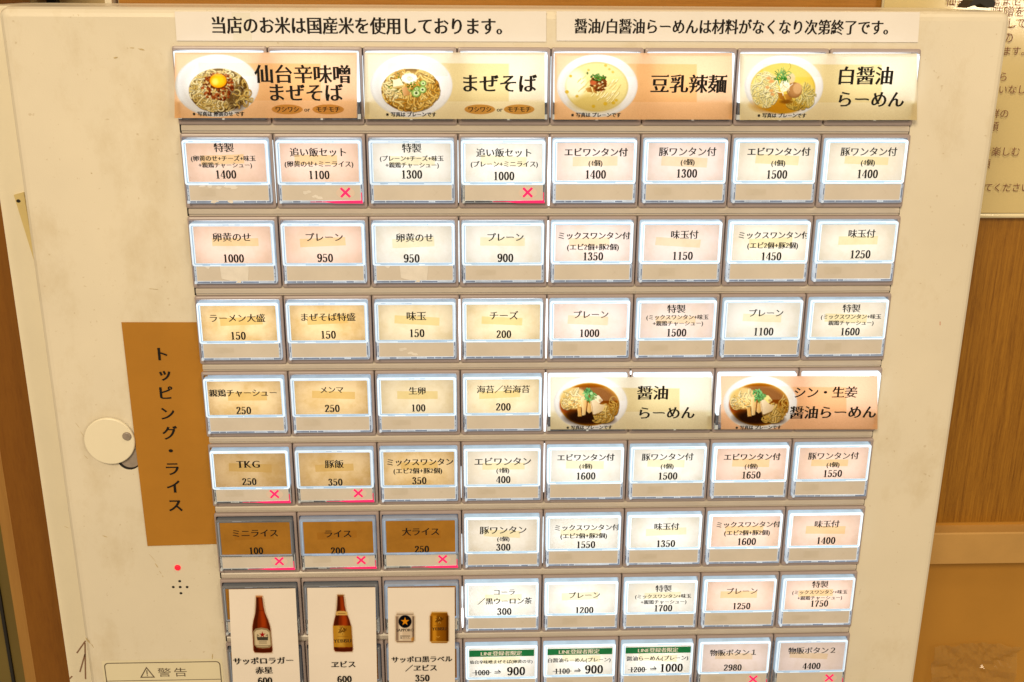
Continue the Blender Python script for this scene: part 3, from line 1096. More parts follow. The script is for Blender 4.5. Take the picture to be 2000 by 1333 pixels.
# wooden door post at the left
b = MB()
ZP = 40
xe = at(137, 1333, ZP)[0]
xd = at(71, 1333, ZP)[0]
xl = at(50, 1333, ZP + 12)[0]
b.box(xd, -330, ZP, xe + 6, 900, ZP + 60, POST)
post = obj('door_post', b.mesh('door_post'))
tag(post, 'dark brown wooden door post left of the ticket machine', 'door post')
b = MB()
b.add([(xd, -330, ZP), (xl, -330, ZP + 12), (xl, 900, ZP + 12), (xd, 900, ZP)], [(0, 1, 2, 3)], POST_EDGE)
b.add([(xl, -330, ZP + 12), (xl, -330, ZP + 70), (xl, 900, ZP + 70), (xl, 900, ZP + 12)], [(0, 1, 2, 3)], POST_EDGE)
obj('post_edge', b.mesh('post_edge'), post)
b = MB()
b.box(xl - 700, -330, ZP + 30, xl - 0.5, 900, ZP + 36, OLIVE)
xk = at(26, 1333, ZP + 28)[0]
b.box(xk - 1.2, -330, ZP + 28.5, xk + 0.6, 900, ZP + 30, BLACK)
tag(obj('door_panel', b.mesh('door_panel')), 'dark olive door panel beyond the left door post', 'door')

# laminated wall poster
ZPO = ZW - 3
b = MB()
px0, py1 = at(1728, 0, ZPO)[0], at(1960, 416, ZPO)[1]
px1 = at(2000, 200, ZPO)[0] + 190
N = 24
gv, gf = [], []
for j in range(N + 1):
    for i in range(N + 1):
        x = px0 + (px1 - px0) * i / N
        y = -280 + (py1 + 280) * j / N
        gv.append((x, y, ZPO - 0.6 * math.sin(x * .05 + y * .021) - 0.5 * math.sin(y * .06 + 1)))
for j in range(N):
    for i in range(N):
        a = j * (N + 1) + i
        gf.append((a, a + N + 1, a + N + 2, a + 1))
b.add(gv, gf, POSTER)
poster = b
b.box(px0, py1 + 0.4, ZPO - 0.9, px1, py1 + 3.0, ZPO + 0.6, CLEARFILM)
b.box(px0 - 1.6, -280, ZPO - 0.9, px0 - 0.4, py1 + 3.0, ZPO + 0.6, CLEARFILM)
for txt, px, py, em in (('仙台辛味噌まぜそば', 1846, 2, 21.5), ('味噌を', 1936, 23, 21.5), ('として', 1942, 46, 21), ('の', 1956, 74, 21), ('ます。', 1956, 100, 18), ('から', 1930, 150, 18), ('いなし。', 1948, 175, 18),
                        ('新鮮の', 1914, 222, 18), ('順', 1930, 247, 18), ('を楽しむ', 1916, 296, 18.5), ('順', 1914, 320, 18), ('してください', 1902, 366, 17.8)):
    w = em * len(txt)
    write_px(b, txt, px + w / 2, py, w, ZPO, BROWN_INK, 0, 0, dz=-1.5, style='sans')
po = obj('wall_poster', b.mesh('wall_poster', True))
tag(po, 'glossy laminated yellow poster with brown handwritten style lettering on the wall', 'poster')

# black strap lying on the machine top
b = MB()
Zs = 13
pts = [(1888, 16), (1900, 2), (1912, -6), (1936, -6), (1944, 3), (1942, 14), (1930, 16), (1915, 7)]
fr = [at(px, py, Zs) for px, py in pts]
yfl = -17.7
b.add([(x, min(y, yfl), Zs) for x, y in fr] + [(x, min(y, yfl), Zs + 12) for x, y in fr],
      [tuple(range(len(fr)))[::-1], tuple(range(len(fr), 2 * len(fr)))] + [(i, (i + 1) % len(fr), len(fr) + (i + 1) % len(fr), len(fr) + i) for i in range(len(fr))], BLACK)
strap = obj('cable_clip', b.mesh('cable_clip'))
tag(strap, 'small black clip lying on the top right corner of the machine', 'clip')

# crumpled clear film at the lower right
bag_m, nt, out = new_mat('clear_film')
p = nt.nodes.new('ShaderNodeBsdfPrincipled')
p.inputs['Base Color'].default_value = (0.50, 0.29, 0.08, 1)
p.inputs['Roughness'].default_value = 0.08
tr = nt.nodes.new('ShaderNodeBsdfTransparent')
mx = nt.nodes.new('ShaderNodeMixShader')
mx.inputs[0].default_value = 0.34
nt.links.new(tr.outputs[0], mx.inputs[1])
nt.links.new(p.outputs[0], mx.inputs[2])
nt.links.new(mx.outputs[0], out.inputs[0])
b = MB()
N = 26
bx0, by0 = at(1830, 1262, ZW - 8)
bx1, by1 = at(1985, 1333, ZW - 8)
by1 += 60
gv = []
random.seed(21)
H = [[random.uniform(-1, 1) for _ in range(N + 1)] for _ in range(N + 1)]
for j in range(N + 1):
    for i in range(N + 1):
        u_, v_ = i / N, j / N
        rad = math.hypot(u_ - .45, (v_ - .25) * 1.3)
        ridge = 5 * abs(math.sin(7 * math.atan2(v_ - .25, u_ - .45) + 2)) * min(1, rad * 2.2)
        gv.append((bx0 + (bx1 - bx0) * u_ + H[j][i] * 0.5, by0 + (by1 - by0) * v_ + H[i][j] * .5 + 6 * abs(u_ - .5), ZW - 3.2 - ridge * .75 - 1.0 * H[j][i] * (1 if rad < .3 else .3)))
gf = [(j * (N + 1) + i, (j + 1) * (N + 1) + i, (j + 1) * (N + 1) + i + 1, j * (N + 1) + i + 1) for j in range(N) for i in range(N)]
b.add(gv, gf, bag_m)
tag(obj('plastic_bag', b.mesh('plastic_bag')), 'crumpled clear plastic film against the lower wall under the ledge', 'plastic bag')

# ================================================================== TICKET MACHINE
MX0, MX1, MY0, MY1 = -79.8, 403.4, -17.6, 1250.0
ZB = 2.0                                  # painted front of the machine
root = bpy.data.objects.new('ticket_machine', None)
COL.objects.link(root)
root.location = W(160, MY1, 60)
tag(root, 'cream ticket vending machine with rows of backlit menu buttons', 'ticket machine')
root_inv = Matrix.Translation(-root.location)


def part(name, mesh, loc=(0, 0, 0), parent=None):
    o = bpy.data.objects.new(name, mesh)
    COL.objects.link(o)
    if parent is None:
        o.parent = root
        o.location = W(*loc) - root.location
    else:
        o.parent = parent
        o.location = W(*loc)
    return o


# front door panel: rounded slab
b = MB()
L = []
prof = [(0.0, 34.0), (0.0, 8.0), (0.35, 5.4), (1.3, 3.5), (2.8, 2.4), (4.6, ZB)]
for ins, z in prof:
    L.append(rrect(MX0 + ins, MY0 + ins, MX1 - ins, MY1 - ins, max(1.2, 5 - ins), z, 5))
b.loops(L, CREAM)
L2 = [L[-1], rrect(0.7, 0.7, 359.3, QY * 8 + 36, 0.8, ZB, 5), rrect(0.7, 0.7, 359.3, QY * 8 + 36, 0.8, 9.5, 5)]
b.loops(L2, CREAM)
fp = part('front_panel', b.mesh('front_panel', True))
# rub marks, dirt and a red tick on the paint
b = MB()
random.seed(5)


def smear(px, py, ln, wd_, ang, mat=STAIN):
    X, Y = at(px, py, ZB)
    n_ = 7
    top, bot = [], []
    for k in range(n_):
        t = k / (n_ - 1) - .5
        w_ = wd_ * math.sqrt(max(.02, 1 - (2 * t) ** 2)) * random.uniform(.5, 1.1)
        cx_ = X + math.cos(ang) * ln * t
        cy_ = Y + math.sin(ang) * ln * t + random.uniform(-.1, .1) * wd_
        top.append((cx_ - math.sin(ang) * w_ / 2, cy_ + math.cos(ang) * w_ / 2))
        bot.append((cx_ + math.sin(ang) * w_ / 2, cy_ - math.cos(ang) * w_ / 2))
    b.poly(top + bot[::-1], ZB - 0.06, mat)


for px, py, ln, wd_, an in ((258, 94, 2.2, .5, .1), (276, 97, 3.2, .8, .25), (226, 113, 2.0, .9, -.2), (152, 146, .9, .3, 1.4), (179, 339, .9, .6, .5), (300, 565, 5, .4, .1), (153, 30, 1, .25, 1.1), (152, 832, 4, .25, 1.0), (162, 850, 5, .25, 1.1),
                            (168, 893, 3, .3, .9), (306, 1105, 3.2, .6, 1.1), (313, 1118, 2.2, .4, 1.1), (318, 1126, 1.2, .35, 1.0), (298, 1090, 6, .2, 1.0), (172, 1252, 5, 1.2, 1.1), (181, 1262, 3, .6, 1.2), (232, 1262, .6, .4, .2), (415, 1283, 4, .7, 1.7),
                            (205, 1048, 3, .5, .4), (1880, 480, 1.2, .3, 1.2), (1815, 930, 1.4, .3, .6), (1842, 300, .9, .3, .2), (1755, 1180, 1.6, .4, .3), (130, 1030, 3, .3, .5)):
    smear(px, py, ln, wd_, an)
smear(1836, 632, 2.6, .45, 1.45, REDMARK)
part('rub_mark', b.mesh('rub_mark'), parent=fp)

# cabinet behind the door, wider at the left
b = MB()
xs0 = at(137, 1333, 28)[0]
b.box(xs0, MY0 + 0.5, 28, MX0 + 10, MY1, 90, CABINET)
b.box(MX0 + 6, MY0 + 0.6, 34, MX1 - 1.5, MY1, 92, CABINET)
part('cabinet', b.mesh('cabinet'))
b = MB()                                   # yellowed bracket tab with a screw hole
pts = [at(27, 381, 27), at(46, 376, 27), at(70, 520, 27)]
b.add([(x, y, z) for z in (26.8, 27.9) for x, y in pts], [(2, 1, 0), (3, 4, 5), (0, 1, 4, 3), (1, 2, 5, 4), (2, 0, 3, 5)], surface('yellowed_tab', (0.62, 0.50, 0.22), .5, .3))
hx, hy = at(36, 393, 26.8)
b.add([(hx + 1.1 * math.cos(k * .524), hy + .9 * math.sin(k * .524), 26.7) for k in range(12)], [tuple(range(12))[::-1]], BLACK)
part('bracket_tab', b.mesh('bracket_tab'))
b = MB()                                   # pencil strokes on the cabinet edge
PENCIL = surface('pencil', (0.26, 0.15, 0.09), .6, .2)
for pl in ([(167, 1252), (150, 1276)], [(166, 1256), (167, 1327)], [(166, 1278), (156, 1313)], [(136, 1326), (141, 1321)]):
    P = [at(x, y, 27.9) for x, y in pl]
    v_, f_ = pen(P, .42, .42)
    b.add([(x, y, 27.85) for x, y in v_], f_, PENCIL)
part('pencil_mark', b.mesh('pencil_mark'))

# rails between the button rows
rail_me = None
for r_ in range(1, 9):
    if rail_me is None:
        b = MB()
        prof = [(-6.0, 3.2), (-4.7, 1.0), (-4.2, 1.3), (-3.2, 0.5), (-1.5, 0.4), (-0.9, 1.2), (-0.4, 1.1), (1.5, 3.2)]
        vv = [(x, y, z) for x in (1.3, 358.6) for y, z in prof]
        n = len(prof)
        b.add(vv, [(i, n + i, n + i + 1, i + 1) for i in range(n - 1)] + [tuple(range(n)), tuple(range(n, 2 * n))[::-1]], RAIL)
        b.box(0.3, -4.6, 1.7, 1.2, -0.2, 3.0, BLACK)
        b.box(358.7, -4.6, 1.7, 359.3, -0.2, 3.0, BLACK)
        rail_me = b.mesh('rail')
    part('rail', rail_me, (0, QY * r_, 0))
# white inner plate behind the buttons
b = MB()
b.box(0.5, 0.5, 9.0, 359.5, QY * 8 + 36, 9.8, BACK)
part('inner_plate', b.mesh('inner_plate'))


# ---- one button: bezel mesh, cap frame, status window ---------------------------------------------
def bezel_mesh(w, name, holes):
    b = MB()
    g = 0.22
    o_ = [rrect(g, 0, w - g, BH, 1.0, z, 3) for z in (9.0, 0.9)]
    o_.append(rrect(g + .25, .25, w - g - .25, BH - .25, 0.9, 0.25, 3))
    o_.append(rrect(g + .9, .9, w - g - .9, BH - .9, 0.6, 0.0, 3))
    b.loops(o_, BEZEL)
    # front face: around each hole
    x_prev = g + .9
    if len(holes) == 1:
        x0, y0, x1, y1 = holes[0]
        i_ = [o_[-1], rrect(x0, y0, x1, y1, .8, 0.0, 3), rrect(x0 + .15, y0 + .15, x1 - .15, y1 - .15, .8, 0.5, 3), rrect(x0 + .15, y0 + .15, x1 - .15, y1 - .15, .8, 8.9, 3)]
        b.loops(i_, BEZEL)
    return b.mesh(name)


HOLE = (1.15, 1.65, 43.25, 34.4)
bez = bezel_mesh(QX, 'menu_button', [HOLE])
CAPO = (1.55, 2.3, 42.85, 24.1)
CAPI = (3.55, 3.75, 41.6, 22.45)
CARDZ = -2.4


def cap_mesh(level, seed, low=0.0):
    random.seed(seed)
    b = MB()
    fr, gr = FRAME[level], GROOVE[level]
    x0, y0, x1, y1 = CAPO
    y1 += low
    y0 += min(low, 0.5)
    yi = CAPI[3] + low
    lo = [rrect(x0, y0, x1, y1, 1.2, 3.0, 3), rrect(x0, y0, x1, y1, 1.2, -2.25, 3), rrect(x0 + .35, y0 + .35, x1 - .35, y1 - .35, 1.0, -2.75, 3),
          rrect(x0 + 1.05, y0 + 1.05, x1 - 1.05, y1 - 1.0, .6, -2.75, 3), rrect(x0 + 1.2, y0 + 1.2, x1 - 1.2, y1 - 1.15, .5, -2.5, 3), rrect(x0 + 1.45, y0 + 1.45, x1 - 1.1 * 1.3, y1 - 1.4, .5, -2.5, 3),
          rrect(CAPI[0], CAPI[1], CAPI[2], yi, .25, -2.65, 3), rrect(CAPI[0], CAPI[1], CAPI[2], yi, .25, CARDZ - .05, 3)]
    b.loops(lo, [WALL[level], fr, fr, gr, gr, fr, gr])
    # bright and dull stretches where the light guide catches
    for k in range(5):
        xa = random.uniform(x0 + 2, x1 - 14)
        b.quad(xa, y0 + .45, xa + random.uniform(4, 11), y0 + .75, -2.81, gr if k % 2 else fr)
        xa = random.uniform(x0 + 2, x1 - 14)
        b.quad(xa, y1 - .95, xa + random.uniform(3, 12), y1 - .6, -2.81, gr)
    return b.mesh('cap_frame')


def window_mesh(seed, marked=False, scuff=0, lit=False):
    SL, TK = (SLATE_L, TICK_L) if lit else (SLATE, TICK)
    random.seed(seed * 13 + 5)
    b = MB()
    # clear lower flap: beige insert; slate edges and light ticks paint its shade and refractions
    b.quad(3.3, 24.3, 41.7, 32.3, -2.15, WINDOW)
    lo = [rrect(2.2, 24.25, 43.0, 33.6, .5, 2.0, 2), rrect(2.2, 24.25, 43.0, 33.6, .5, -2.15, 2), rrect(2.45, 24.3, 42.75, 33.35, .4, -2.35, 2), rrect(3.05, 24.3, 42.0, 32.55, .3, -2.35, 2), rrect(3.3, 24.35, 41.7, 32.3, .25, -2.1, 2)]
    b.loops(lo, [TK, TK, SL, TK])
    x = 3.0
    while x < 41:
        ln = random.uniform(2.5, 9)
        b.quad(x, 32.75, min(x + ln, 42.2), 33.05 + random.uniform(0, .15), -2.38, random.choice([SL, TK, SL]))
        b.quad(x, 32.6, x + .35, 33.3, -2.4, TK)
        x += ln
    for sx in (2.55, 42.1):
        y = 24.8
        while y < 32:
            ln = random.uniform(.8, 2.6)
            b.quad(sx, y, sx + .3, y + ln, -2.39, random.choice([TK, SL, TK]))
            y += ln + random.uniform(.1, .5)
    b.box(2.0, 32.4, -2.85, 3.0, 33.7, 1.0, TK)
    if random.random() < .75:
        xa = random.uniform(4.5, 14)
        b.quad(xa, 26 + random.random(), xa + random.uniform(5, 10), 29.5 + random.random(), -2.18, WINDOW_PATCH)
    if not marked:                      # unlit cross showing faintly through
        for s_ in (-1, 1):
            v_, f_ = pen([(32.8, 28.4 - 1.5 * s_), (35.8, 28.4 + 1.5 * s_)], .10, .10)
            b.add([(x_, y_, -2.19) for x_, y_ in v_], f_, WINDOW_PATCH)
    if scuff:
        for k in range(9 if scuff == 2 else 4):
            cx_, cy_ = (random.uniform(10, 22), random.uniform(25, 31.5)) if scuff == 1 else (random.uniform(5, 26), random.choice([25.3, 26, 32.8]))
            pts = [(cx_ + random.uniform(.6, 2.6) * math.cos(t * .785), cy_ + random.uniform(.3, 1.1) * math.sin(t * .785)) for t in range(8)]
            b.poly(pts, -2.2 - .01 * k - (.25 if cy_ > 32 else 0), SCUFF)
        if scuff == 3:
            pts = [(15, 24.6), (29.5, 24.6), (29, 29), (28.6, 32.2), (20, 32.3), (15.5, 31)]
            b.poly(pts, -2.31, SCUFF)
    return b.mesh('status_window')


def cross_mesh(hot=0.0):
    b = MB()
    n_ = 20                             # lamp's halo on the flap, put in as a faintly glowing disc
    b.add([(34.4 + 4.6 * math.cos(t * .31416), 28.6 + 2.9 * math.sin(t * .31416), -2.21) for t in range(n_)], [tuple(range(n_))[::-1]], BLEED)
    for s_ in (-1, 1):
        v_, f_ = pen([(32.1, 28.4 - 2.25 * s_), (36.6, 28.4 + 2.25 * s_)], .58, .58)
        b.add([(x_, y_, -2.23 - .03 * (s_ > 0)) for x_, y_ in v_], f_, PINK)
    b.add([(21.5, 32.95, -2.45), (30, 32.5, -2.45), (42.6, 32.3, -2.45), (42.9, 33.8, -2.45), (29, 33.7, -2.45)], [(4, 3, 2, 1, 0)], PINK)  # lamp's red glow along the flap edge, put in as emissive strips
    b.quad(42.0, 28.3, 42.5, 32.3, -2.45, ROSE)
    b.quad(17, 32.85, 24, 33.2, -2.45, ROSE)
    return b.mesh('sold_out_light')


caps = {(lv, lo): [cap_mesh(lv, 40 * lv + k, lo) for k in range(3)] for lv in range(4) for lo in (0.0, 0.25, 0.6, 1.35)}
wins = [window_mesh(k) for k in range(5)]
wins_lit = [window_mesh(k + 10, lit=True) for k in range(5)]
wins_marked = [window_mesh(k + 30, True) for k in range(3)]
wins_scuff = {k: window_mesh(60 + k, k == 1, k, True) for k in (1, 2, 3)}
cross = cross_mesh()


def led_mesh(level, x0, y0, x1, y1):
    b = MB()
    b.quad(x0, y0, x1, y1, 5.0, led_mat(level))
    return b.mesh('backlight')


LEDS = {}


def led(level):
    if level not in LEDS:
        LEDS[level] = led_mesh(level, 3.6, 4.2, 41.0, 23.0)
    return LEDS[level]


def card(row, col, kind, lines, tape=None, band=None):
    """printed insert card with its lettering; coordinates relative to the cell"""
    ox, oy = QX * col, QY * row
    b = MB()
    x0, y0, x1, y1 = CAPI[0] - .25, CAPI[1] - .2, CAPI[2] + .25, CAPI[3] + 1.7
    mat = CARD[kind]
    random.seed(row * 31 + col)
    if tape is None:
        cx_, cy_ = random.uniform(20.5, 24), random.uniform(12, 13.2)
        tape = (cx_, cy_, random.uniform(9.8, 11.5), random.uniform(1.9, 2.4), random.uniform(-.05, .07))
    cx_, cy_, hw, hh, an = tape
    ca, sa = math.cos(an), math.sin(an)
    T_ = [(cx_ + ca * a - sa * c_, cy_ + sa * a + ca * c_) for a, c_ in ((-hw, -hh), (hw, -hh), (hw, hh), (-hw, hh))]
    O_ = [(x0, y0), (x1, y0), (x1, y1), (x0, y1)]
    for i in range(4):
        j = (i + 1) % 4
        b.poly([O_[i], O_[j], T_[j], T_[i]], CARDZ, mat)
    b.poly(T_, CARDZ, TAPE[kind])
    if band:
        xa, ya = at(band[0], band[1], CARDZ)
        xb, yb2 = at(band[2], band[3], CARDZ)
        b.quad(xa - ox, ya - oy, xb - ox, yb2 - oy, CARDZ - .06, GREEN)
    for ln in lines:
        txt, px, py, w = ln[:4]
        opt = ln[4] if len(ln) > 4 else {}
        opt = dict(opt)
        m_ = opt.pop('mat', INK)
        strike = opt.pop('strike', False)
        if len(txt) > 6 or txt.startswith('(') or txt.startswith('+'):
            opt.setdefault('wx', 0.013)
        opt.setdefault('wx', 0.004)
        write_px(b, txt, px, py, w, CARDZ, m_, ox, oy, **opt)
        if strike:
            X, Y = at(px, py, CARDZ)
            hw_ = pxw(px, py, w, CARDZ) * .5 + 1.2
            b.quad(X - ox - hw_, Y - oy - .16, X - ox + hw_, Y - oy + .16, CARDZ - .2, INK)
    return b.mesh('label_card')


def lab(kind, lit, sold, words_):
    c = {'peach': 'peach', 'pink': 'pale pink', 'cream': 'cream', 'white': 'white', 'kraft': 'tan', 'tan': 'light tan', 'brown': 'unlit brown'}[kind]
    return c + ' menu button reading ' + words_ + (' with a red sold out cross' if sold else '')


MIX = 'ミックスワンタン'
E2 = '(エビ2個+豚2個)'
# row, col, card colour, frame level, backlight level, sold out, label words, lines
B = [
    (1, 0, 'peach', 2, 7, 0, '1400 special egg yolk set', [('特製', 437, 289, 38), ('(卵黄のせ+チーズ+味玉', 436, 310, 126), ('+親鶏チャーシュー)', 440, 323, 104), ('1400', 441, 341, 40)]),
    (1, 1, 'peach', 2, 8, 1, '1100 egg yolk rice set', [('追い飯セット', 622, 298, 111), ('(卵黄のせ+ミニライス)', 623, 321, 134), ('1100', 623, 342, 40)]),
    (1, 2, 'white', 2, 8, 0, '1300 special plain set', [('特製', 804, 290, 37), ('(プレーン+チーズ+味玉', 804, 310, 124), ('+親鶏チャーシュー)', 805, 323, 104), ('1300', 804, 341, 40)]),
    (1, 3, 'white', 3, 9, 1, '1000 plain rice set', [('追い飯セット', 985, 299, 109), ('(プレーン+ミニライス)', 985, 321, 131), ('1000', 984, 344, 40)]),
    (1, 4, 'pink', 3, 9, 0, '1400 shrimp wonton', [('エビワンタン付', 1164, 298, 123), ('(4個)', 1163, 319, 27), ('1400', 1163, 341, 40)]),
    (1, 5, 'pink', 3, 8, 0, '1300 pork wonton', [('豚ワンタン付', 1343, 297, 111), ('(4個)', 1343, 317, 27), ('1300', 1341, 339, 40)]),
    (1, 6, 'cream', 3, 8, 0, '1500 shrimp wonton', [('エビワンタン付', 1521, 297, 122), ('(4個)', 1520, 319, 27), ('1500', 1517, 341, 40)]),
    (1, 7, 'cream', 3, 8, 0, '1400 pork wonton', [('豚ワンタン付', 1697, 297, 109), ('(4個)', 1695, 318, 27), ('1400', 1694, 340, 40)]),
    (2, 0, 'peach', 2, 8, 0, '1000 with egg yolk', [('卵黄のせ', 453, 464, 75), ('1000', 456, 505, 40)]),
    (2, 1, 'peach', 2, 8, 0, '950 plain', [('プレーン', 633, 464, 74), ('950', 635, 504, 30)]),
    (2, 2, 'white', 2, 8, 0, '950 with egg yolk', [('卵黄のせ', 810, 465, 73), ('950', 804, 505, 30)]),
    (2, 3, 'white', 3, 8, 0, '900 plain', [('プレーン', 987, 464, 72), ('900', 987, 504, 30)]),
    (2, 4, 'pink', 3, 9, 0, '1350 mixed wonton', [(MIX + '付', 1160, 461, 141), (E2, 1158, 483, 101), ('1350', 1158, 501, 39)]),
    (2, 5, 'pink', 3, 8, 0, '1150 with seasoned egg', [('味玉付', 1337, 459, 53), ('1150', 1333, 500, 39)]),
    (2, 6, 'cream', 3, 9, 0, '1450 mixed wonton', [(MIX + '付', 1511, 460, 139), (E2, 1509, 480, 99), ('1450', 1506, 501, 39)]),
    (2, 7, 'cream', 3, 8, 0, '1250 with seasoned egg', [('味玉付', 1683, 457, 52), ('1250', 1680, 497, 39)]),
    (3, 0, 'kraft', 2, 8, 0, '150 large noodles', [('ラーメン大盛', 463, 622, 109), ('150', 465, 656, 29)]),
    (3, 1, 'kraft', 2, 8, 0, '150 extra large noodles', [('まぜそば特盛', 640, 620, 108), ('150', 641, 654, 29)]),
    (3, 2, 'tan', 2, 8, 0, '150 seasoned egg', [('味玉', 813, 618, 38), ('150', 814, 651, 29)]),
    (3, 3, 'tan', 3, 9, 0, '200 cheese', [('チーズ', 984, 617, 56), ('200', 984, 653, 28)]),
    (3, 4, 'pink', 3, 9, 0, '1000 plain', [('プレーン', 1154, 615, 69), ('1000', 1151, 651, 38)]),
    (3, 5, 'pink', 3, 8, 0, '1500 special wonton', [('特製', 1321, 604, 35), ('(' + MIX + '+味玉', 1323, 620, 121), ('+親鶏チャーシュー)', 1324, 632, 98), ('1500', 1321, 650, 38)]),
    (3, 6, 'white', 3, 8, 0, '1100 plain', [('プレーン', 1496, 612, 68), ('1100', 1491, 648, 38)]),
    (3, 7, 'cream', 3, 8, 0, '1600 special wonton', [('特製', 1663, 603, 34), ('(' + MIX + '+味玉', 1662, 619, 117), ('親鶏チャーシュー)', 1662, 631, 88), ('1600', 1660, 648, 37)]),
    (4, 0, 'kraft', 2, 7, 0, '250 roast chicken', [('親鶏チャーシュー', 475, 768, 133), ('250', 476, 802, 28)]),
    (4, 1, 'kraft', 2, 7, 0, '250 bamboo shoots', [('メンマ', 648, 762, 46), ('250', 649, 798, 28)]),
    (4, 2, 'tan', 2, 7, 0, '100 raw egg', [('生卵', 815, 764, 33), ('100', 817, 797, 27)]),
    (4, 3, 'tan', 3, 9, 0, '200 seaweed', [('海苔／岩海苔', 983, 761, 103), ('200', 983, 795, 28)]),
    (5, 0, 'kraft', 2, 4, 1, '250 egg on rice', [('TKG', 485, 907, 44), ('250', 487, 941, 27)]),
    (5, 1, 'kraft', 2, 5, 1, '350 pork rice', [('豚飯', 653, 907, 36), ('350', 655, 942, 27)]),
    (5, 2, 'kraft', 2, 6, 0, '350 mixed wonton', [(MIX, 820, 903, 131), (E2, 816, 920, 95), ('350', 819, 939, 27)]),
    (5, 3, 'cream', 3, 8, 0, '400 shrimp wonton', [('エビワンタン', 982, 902, 111), ('(4個)', 982, 919, 25), ('400', 983, 937, 27)]),
    (5, 4, 'white', 3, 9, 0, '1600 shrimp wonton', [('エビワンタン付', 1144, 894, 111), ('(4個)', 1144, 911, 25), ('1600', 1144, 930, 37)]),
    (5, 5, 'white', 3, 9, 0, '1500 pork wonton', [('豚ワンタン付', 1304, 893, 100), ('(4個)', 1303, 911, 25), ('1500', 1304, 930, 37)]),
    (5, 6, 'peach', 3, 8, 0, '1650 shrimp wonton', [('エビワンタン付', 1469, 893, 110), ('(4個)', 1467, 911, 25), ('1650', 1467, 928, 36)]),
    (5, 7, 'peach', 3, 8, 0, '1550 pork wonton', [('豚ワンタン付', 1628, 891, 98), ('(4個)', 1627, 908, 25), ('1550', 1626, 925, 36)]),
    (6, 0, 'brown', 0, 0, 1, '100 small rice', [('ミニライス', 498, 1042, 91), ('100', 500, 1076, 27)]),
    (6, 1, 'brown', 1, 0, 1, '200 rice', [('ライス', 660, 1043, 54), ('200', 660, 1076, 27)]),
    (6, 2, 'brown', 1, 0, 1, '250 large rice', [('大ライス', 822, 1039, 73), ('250', 824, 1073, 27)]),
    (6, 3, 'cream', 3, 7, 0, '300 pork wonton', [('豚ワンタン', 983, 1036, 91), ('(4個)', 983, 1053, 24), ('300', 983, 1069, 27)]),
    (6, 4, 'white', 3, 9, 0, '1550 mixed wonton', [(MIX + '付', 1146, 1031, 127), (E2, 1140, 1047, 91), ('1550', 1144, 1064, 36)]),
    (6, 5, 'white', 3, 9, 0, '1350 with seasoned egg', [('味玉付', 1302, 1029, 48), ('1350', 1300, 1062, 36)]),
    (6, 6, 'peach', 3, 9, 0, '1600 mixed wonton', [(MIX + '付', 1461, 1025, 125), (E2, 1459, 1041, 89), ('1600', 1458, 1058, 36)]),
    (6, 7, 'peach', 3, 8, 0, '1400 with seasoned egg', [('味玉付', 1615, 1024, 48), ('1400', 1613, 1056, 36)]),
    (7, 0, 'brown', 0, 0, 0, 'covered by the left beer slip', []),
    (7, 1, 'brown', 0, 0, 0, 'covered by the middle beer slip', []),
    (7, 2, 'brown', 1, 0, 0, 'covered by the beer can slip', []),
    (7, 3, 'white', 3, 10, 0, '300 cola or black oolong tea', [('コーラ', 985, 1157, 43), ('／黒ウーロン茶', 986, 1174.5, 105), ('300', 985, 1194.5, 27)]),
    (7, 4, 'white', 3, 10, 0, '1200 plain', [('プレーン', 1141, 1163, 62), ('1200', 1141, 1192, 35)]),
    (7, 5, 'white', 3, 9, 0, '1700 special wonton', [('特製', 1296, 1150, 31), ('(' + MIX + '+味玉', 1295, 1165, 109), ('+親鶏チャーシュー)', 1296, 1176, 89), ('1700', 1295, 1188, 35)]),
    (7, 6, 'peach', 3, 9, 0, '1250 plain', [('プレーン', 1449, 1155, 61), ('1250', 1448, 1184, 34)]),
    (7, 7, 'peach', 3, 9, 0, '1750 special wonton', [('特製', 1602, 1142, 31), ('(' + MIX + '+味玉', 1601, 1157, 107), ('+親鶏チャーシュー)', 1601, 1168, 87), ('1750', 1600, 1179, 34)]),
    (8, 0, 'brown', 0, 0, 0, 'under the foot of the left beer slip', []),
    (8, 1, 'brown', 0, 0, 0, 'under the foot of the middle beer slip', []),
    (8, 2, 'brown', 1, 0, 0, 'under the foot of the beer can slip', []),
    (8, 3, 'white', 3, 9, 0, '900 with a green band', [('LINE登録者限定', 979, 1276.5, 80, dict(mat=WHITE_INK, dz=-.2)), ('仙台辛味噌まぜそば(卵黄のせ)', 979, 1293, 122), ('1000', 941, 1314, 29, dict(strike=True)), ('⇒', 973, 1313, 17), ('900', 1008, 1311, 34)]),
    (8, 4, 'white', 3, 9, 0, '900 white soy with a green band', [('LINE登録者限定', 1131, 1273, 79, dict(mat=WHITE_INK, dz=-.2)), ('白醤油らーめん(プレーン)', 1131, 1289.5, 123), ('1100', 1098, 1311, 29, dict(strike=True)), ('⇒', 1129, 1310, 17), ('900', 1160, 1307.5, 34)]),
    (8, 5, 'white', 3, 9, 0, '1000 soy with a green band', [('LINE登録者限定', 1285, 1270, 78, dict(mat=WHITE_INK, dz=-.2)), ('醤油らーめん(プレーン)', 1284, 1286, 120), ('1200', 1245, 1308, 29, dict(strike=True)), ('⇒', 1277, 1306.5, 17), ('1000', 1311, 1304.5, 44)]),
    (8, 6, 'pink', 3, 6, 1, '2980 goods 1', [('物販ボタン１', 1433, 1275, 92), ('2980', 1431, 1304, 34)]),
    (8, 7, 'pink', 2, 5, 1, '4400 goods 2', [('物販ボタン２', 1587, 1271, 94), ('4400', 1585, 1301, 34)]),
]
SCUFFED = {(1, 0): 2, (1, 1): 1, (2, 0): 3, (2, 2): 3, (3, 2): 1}
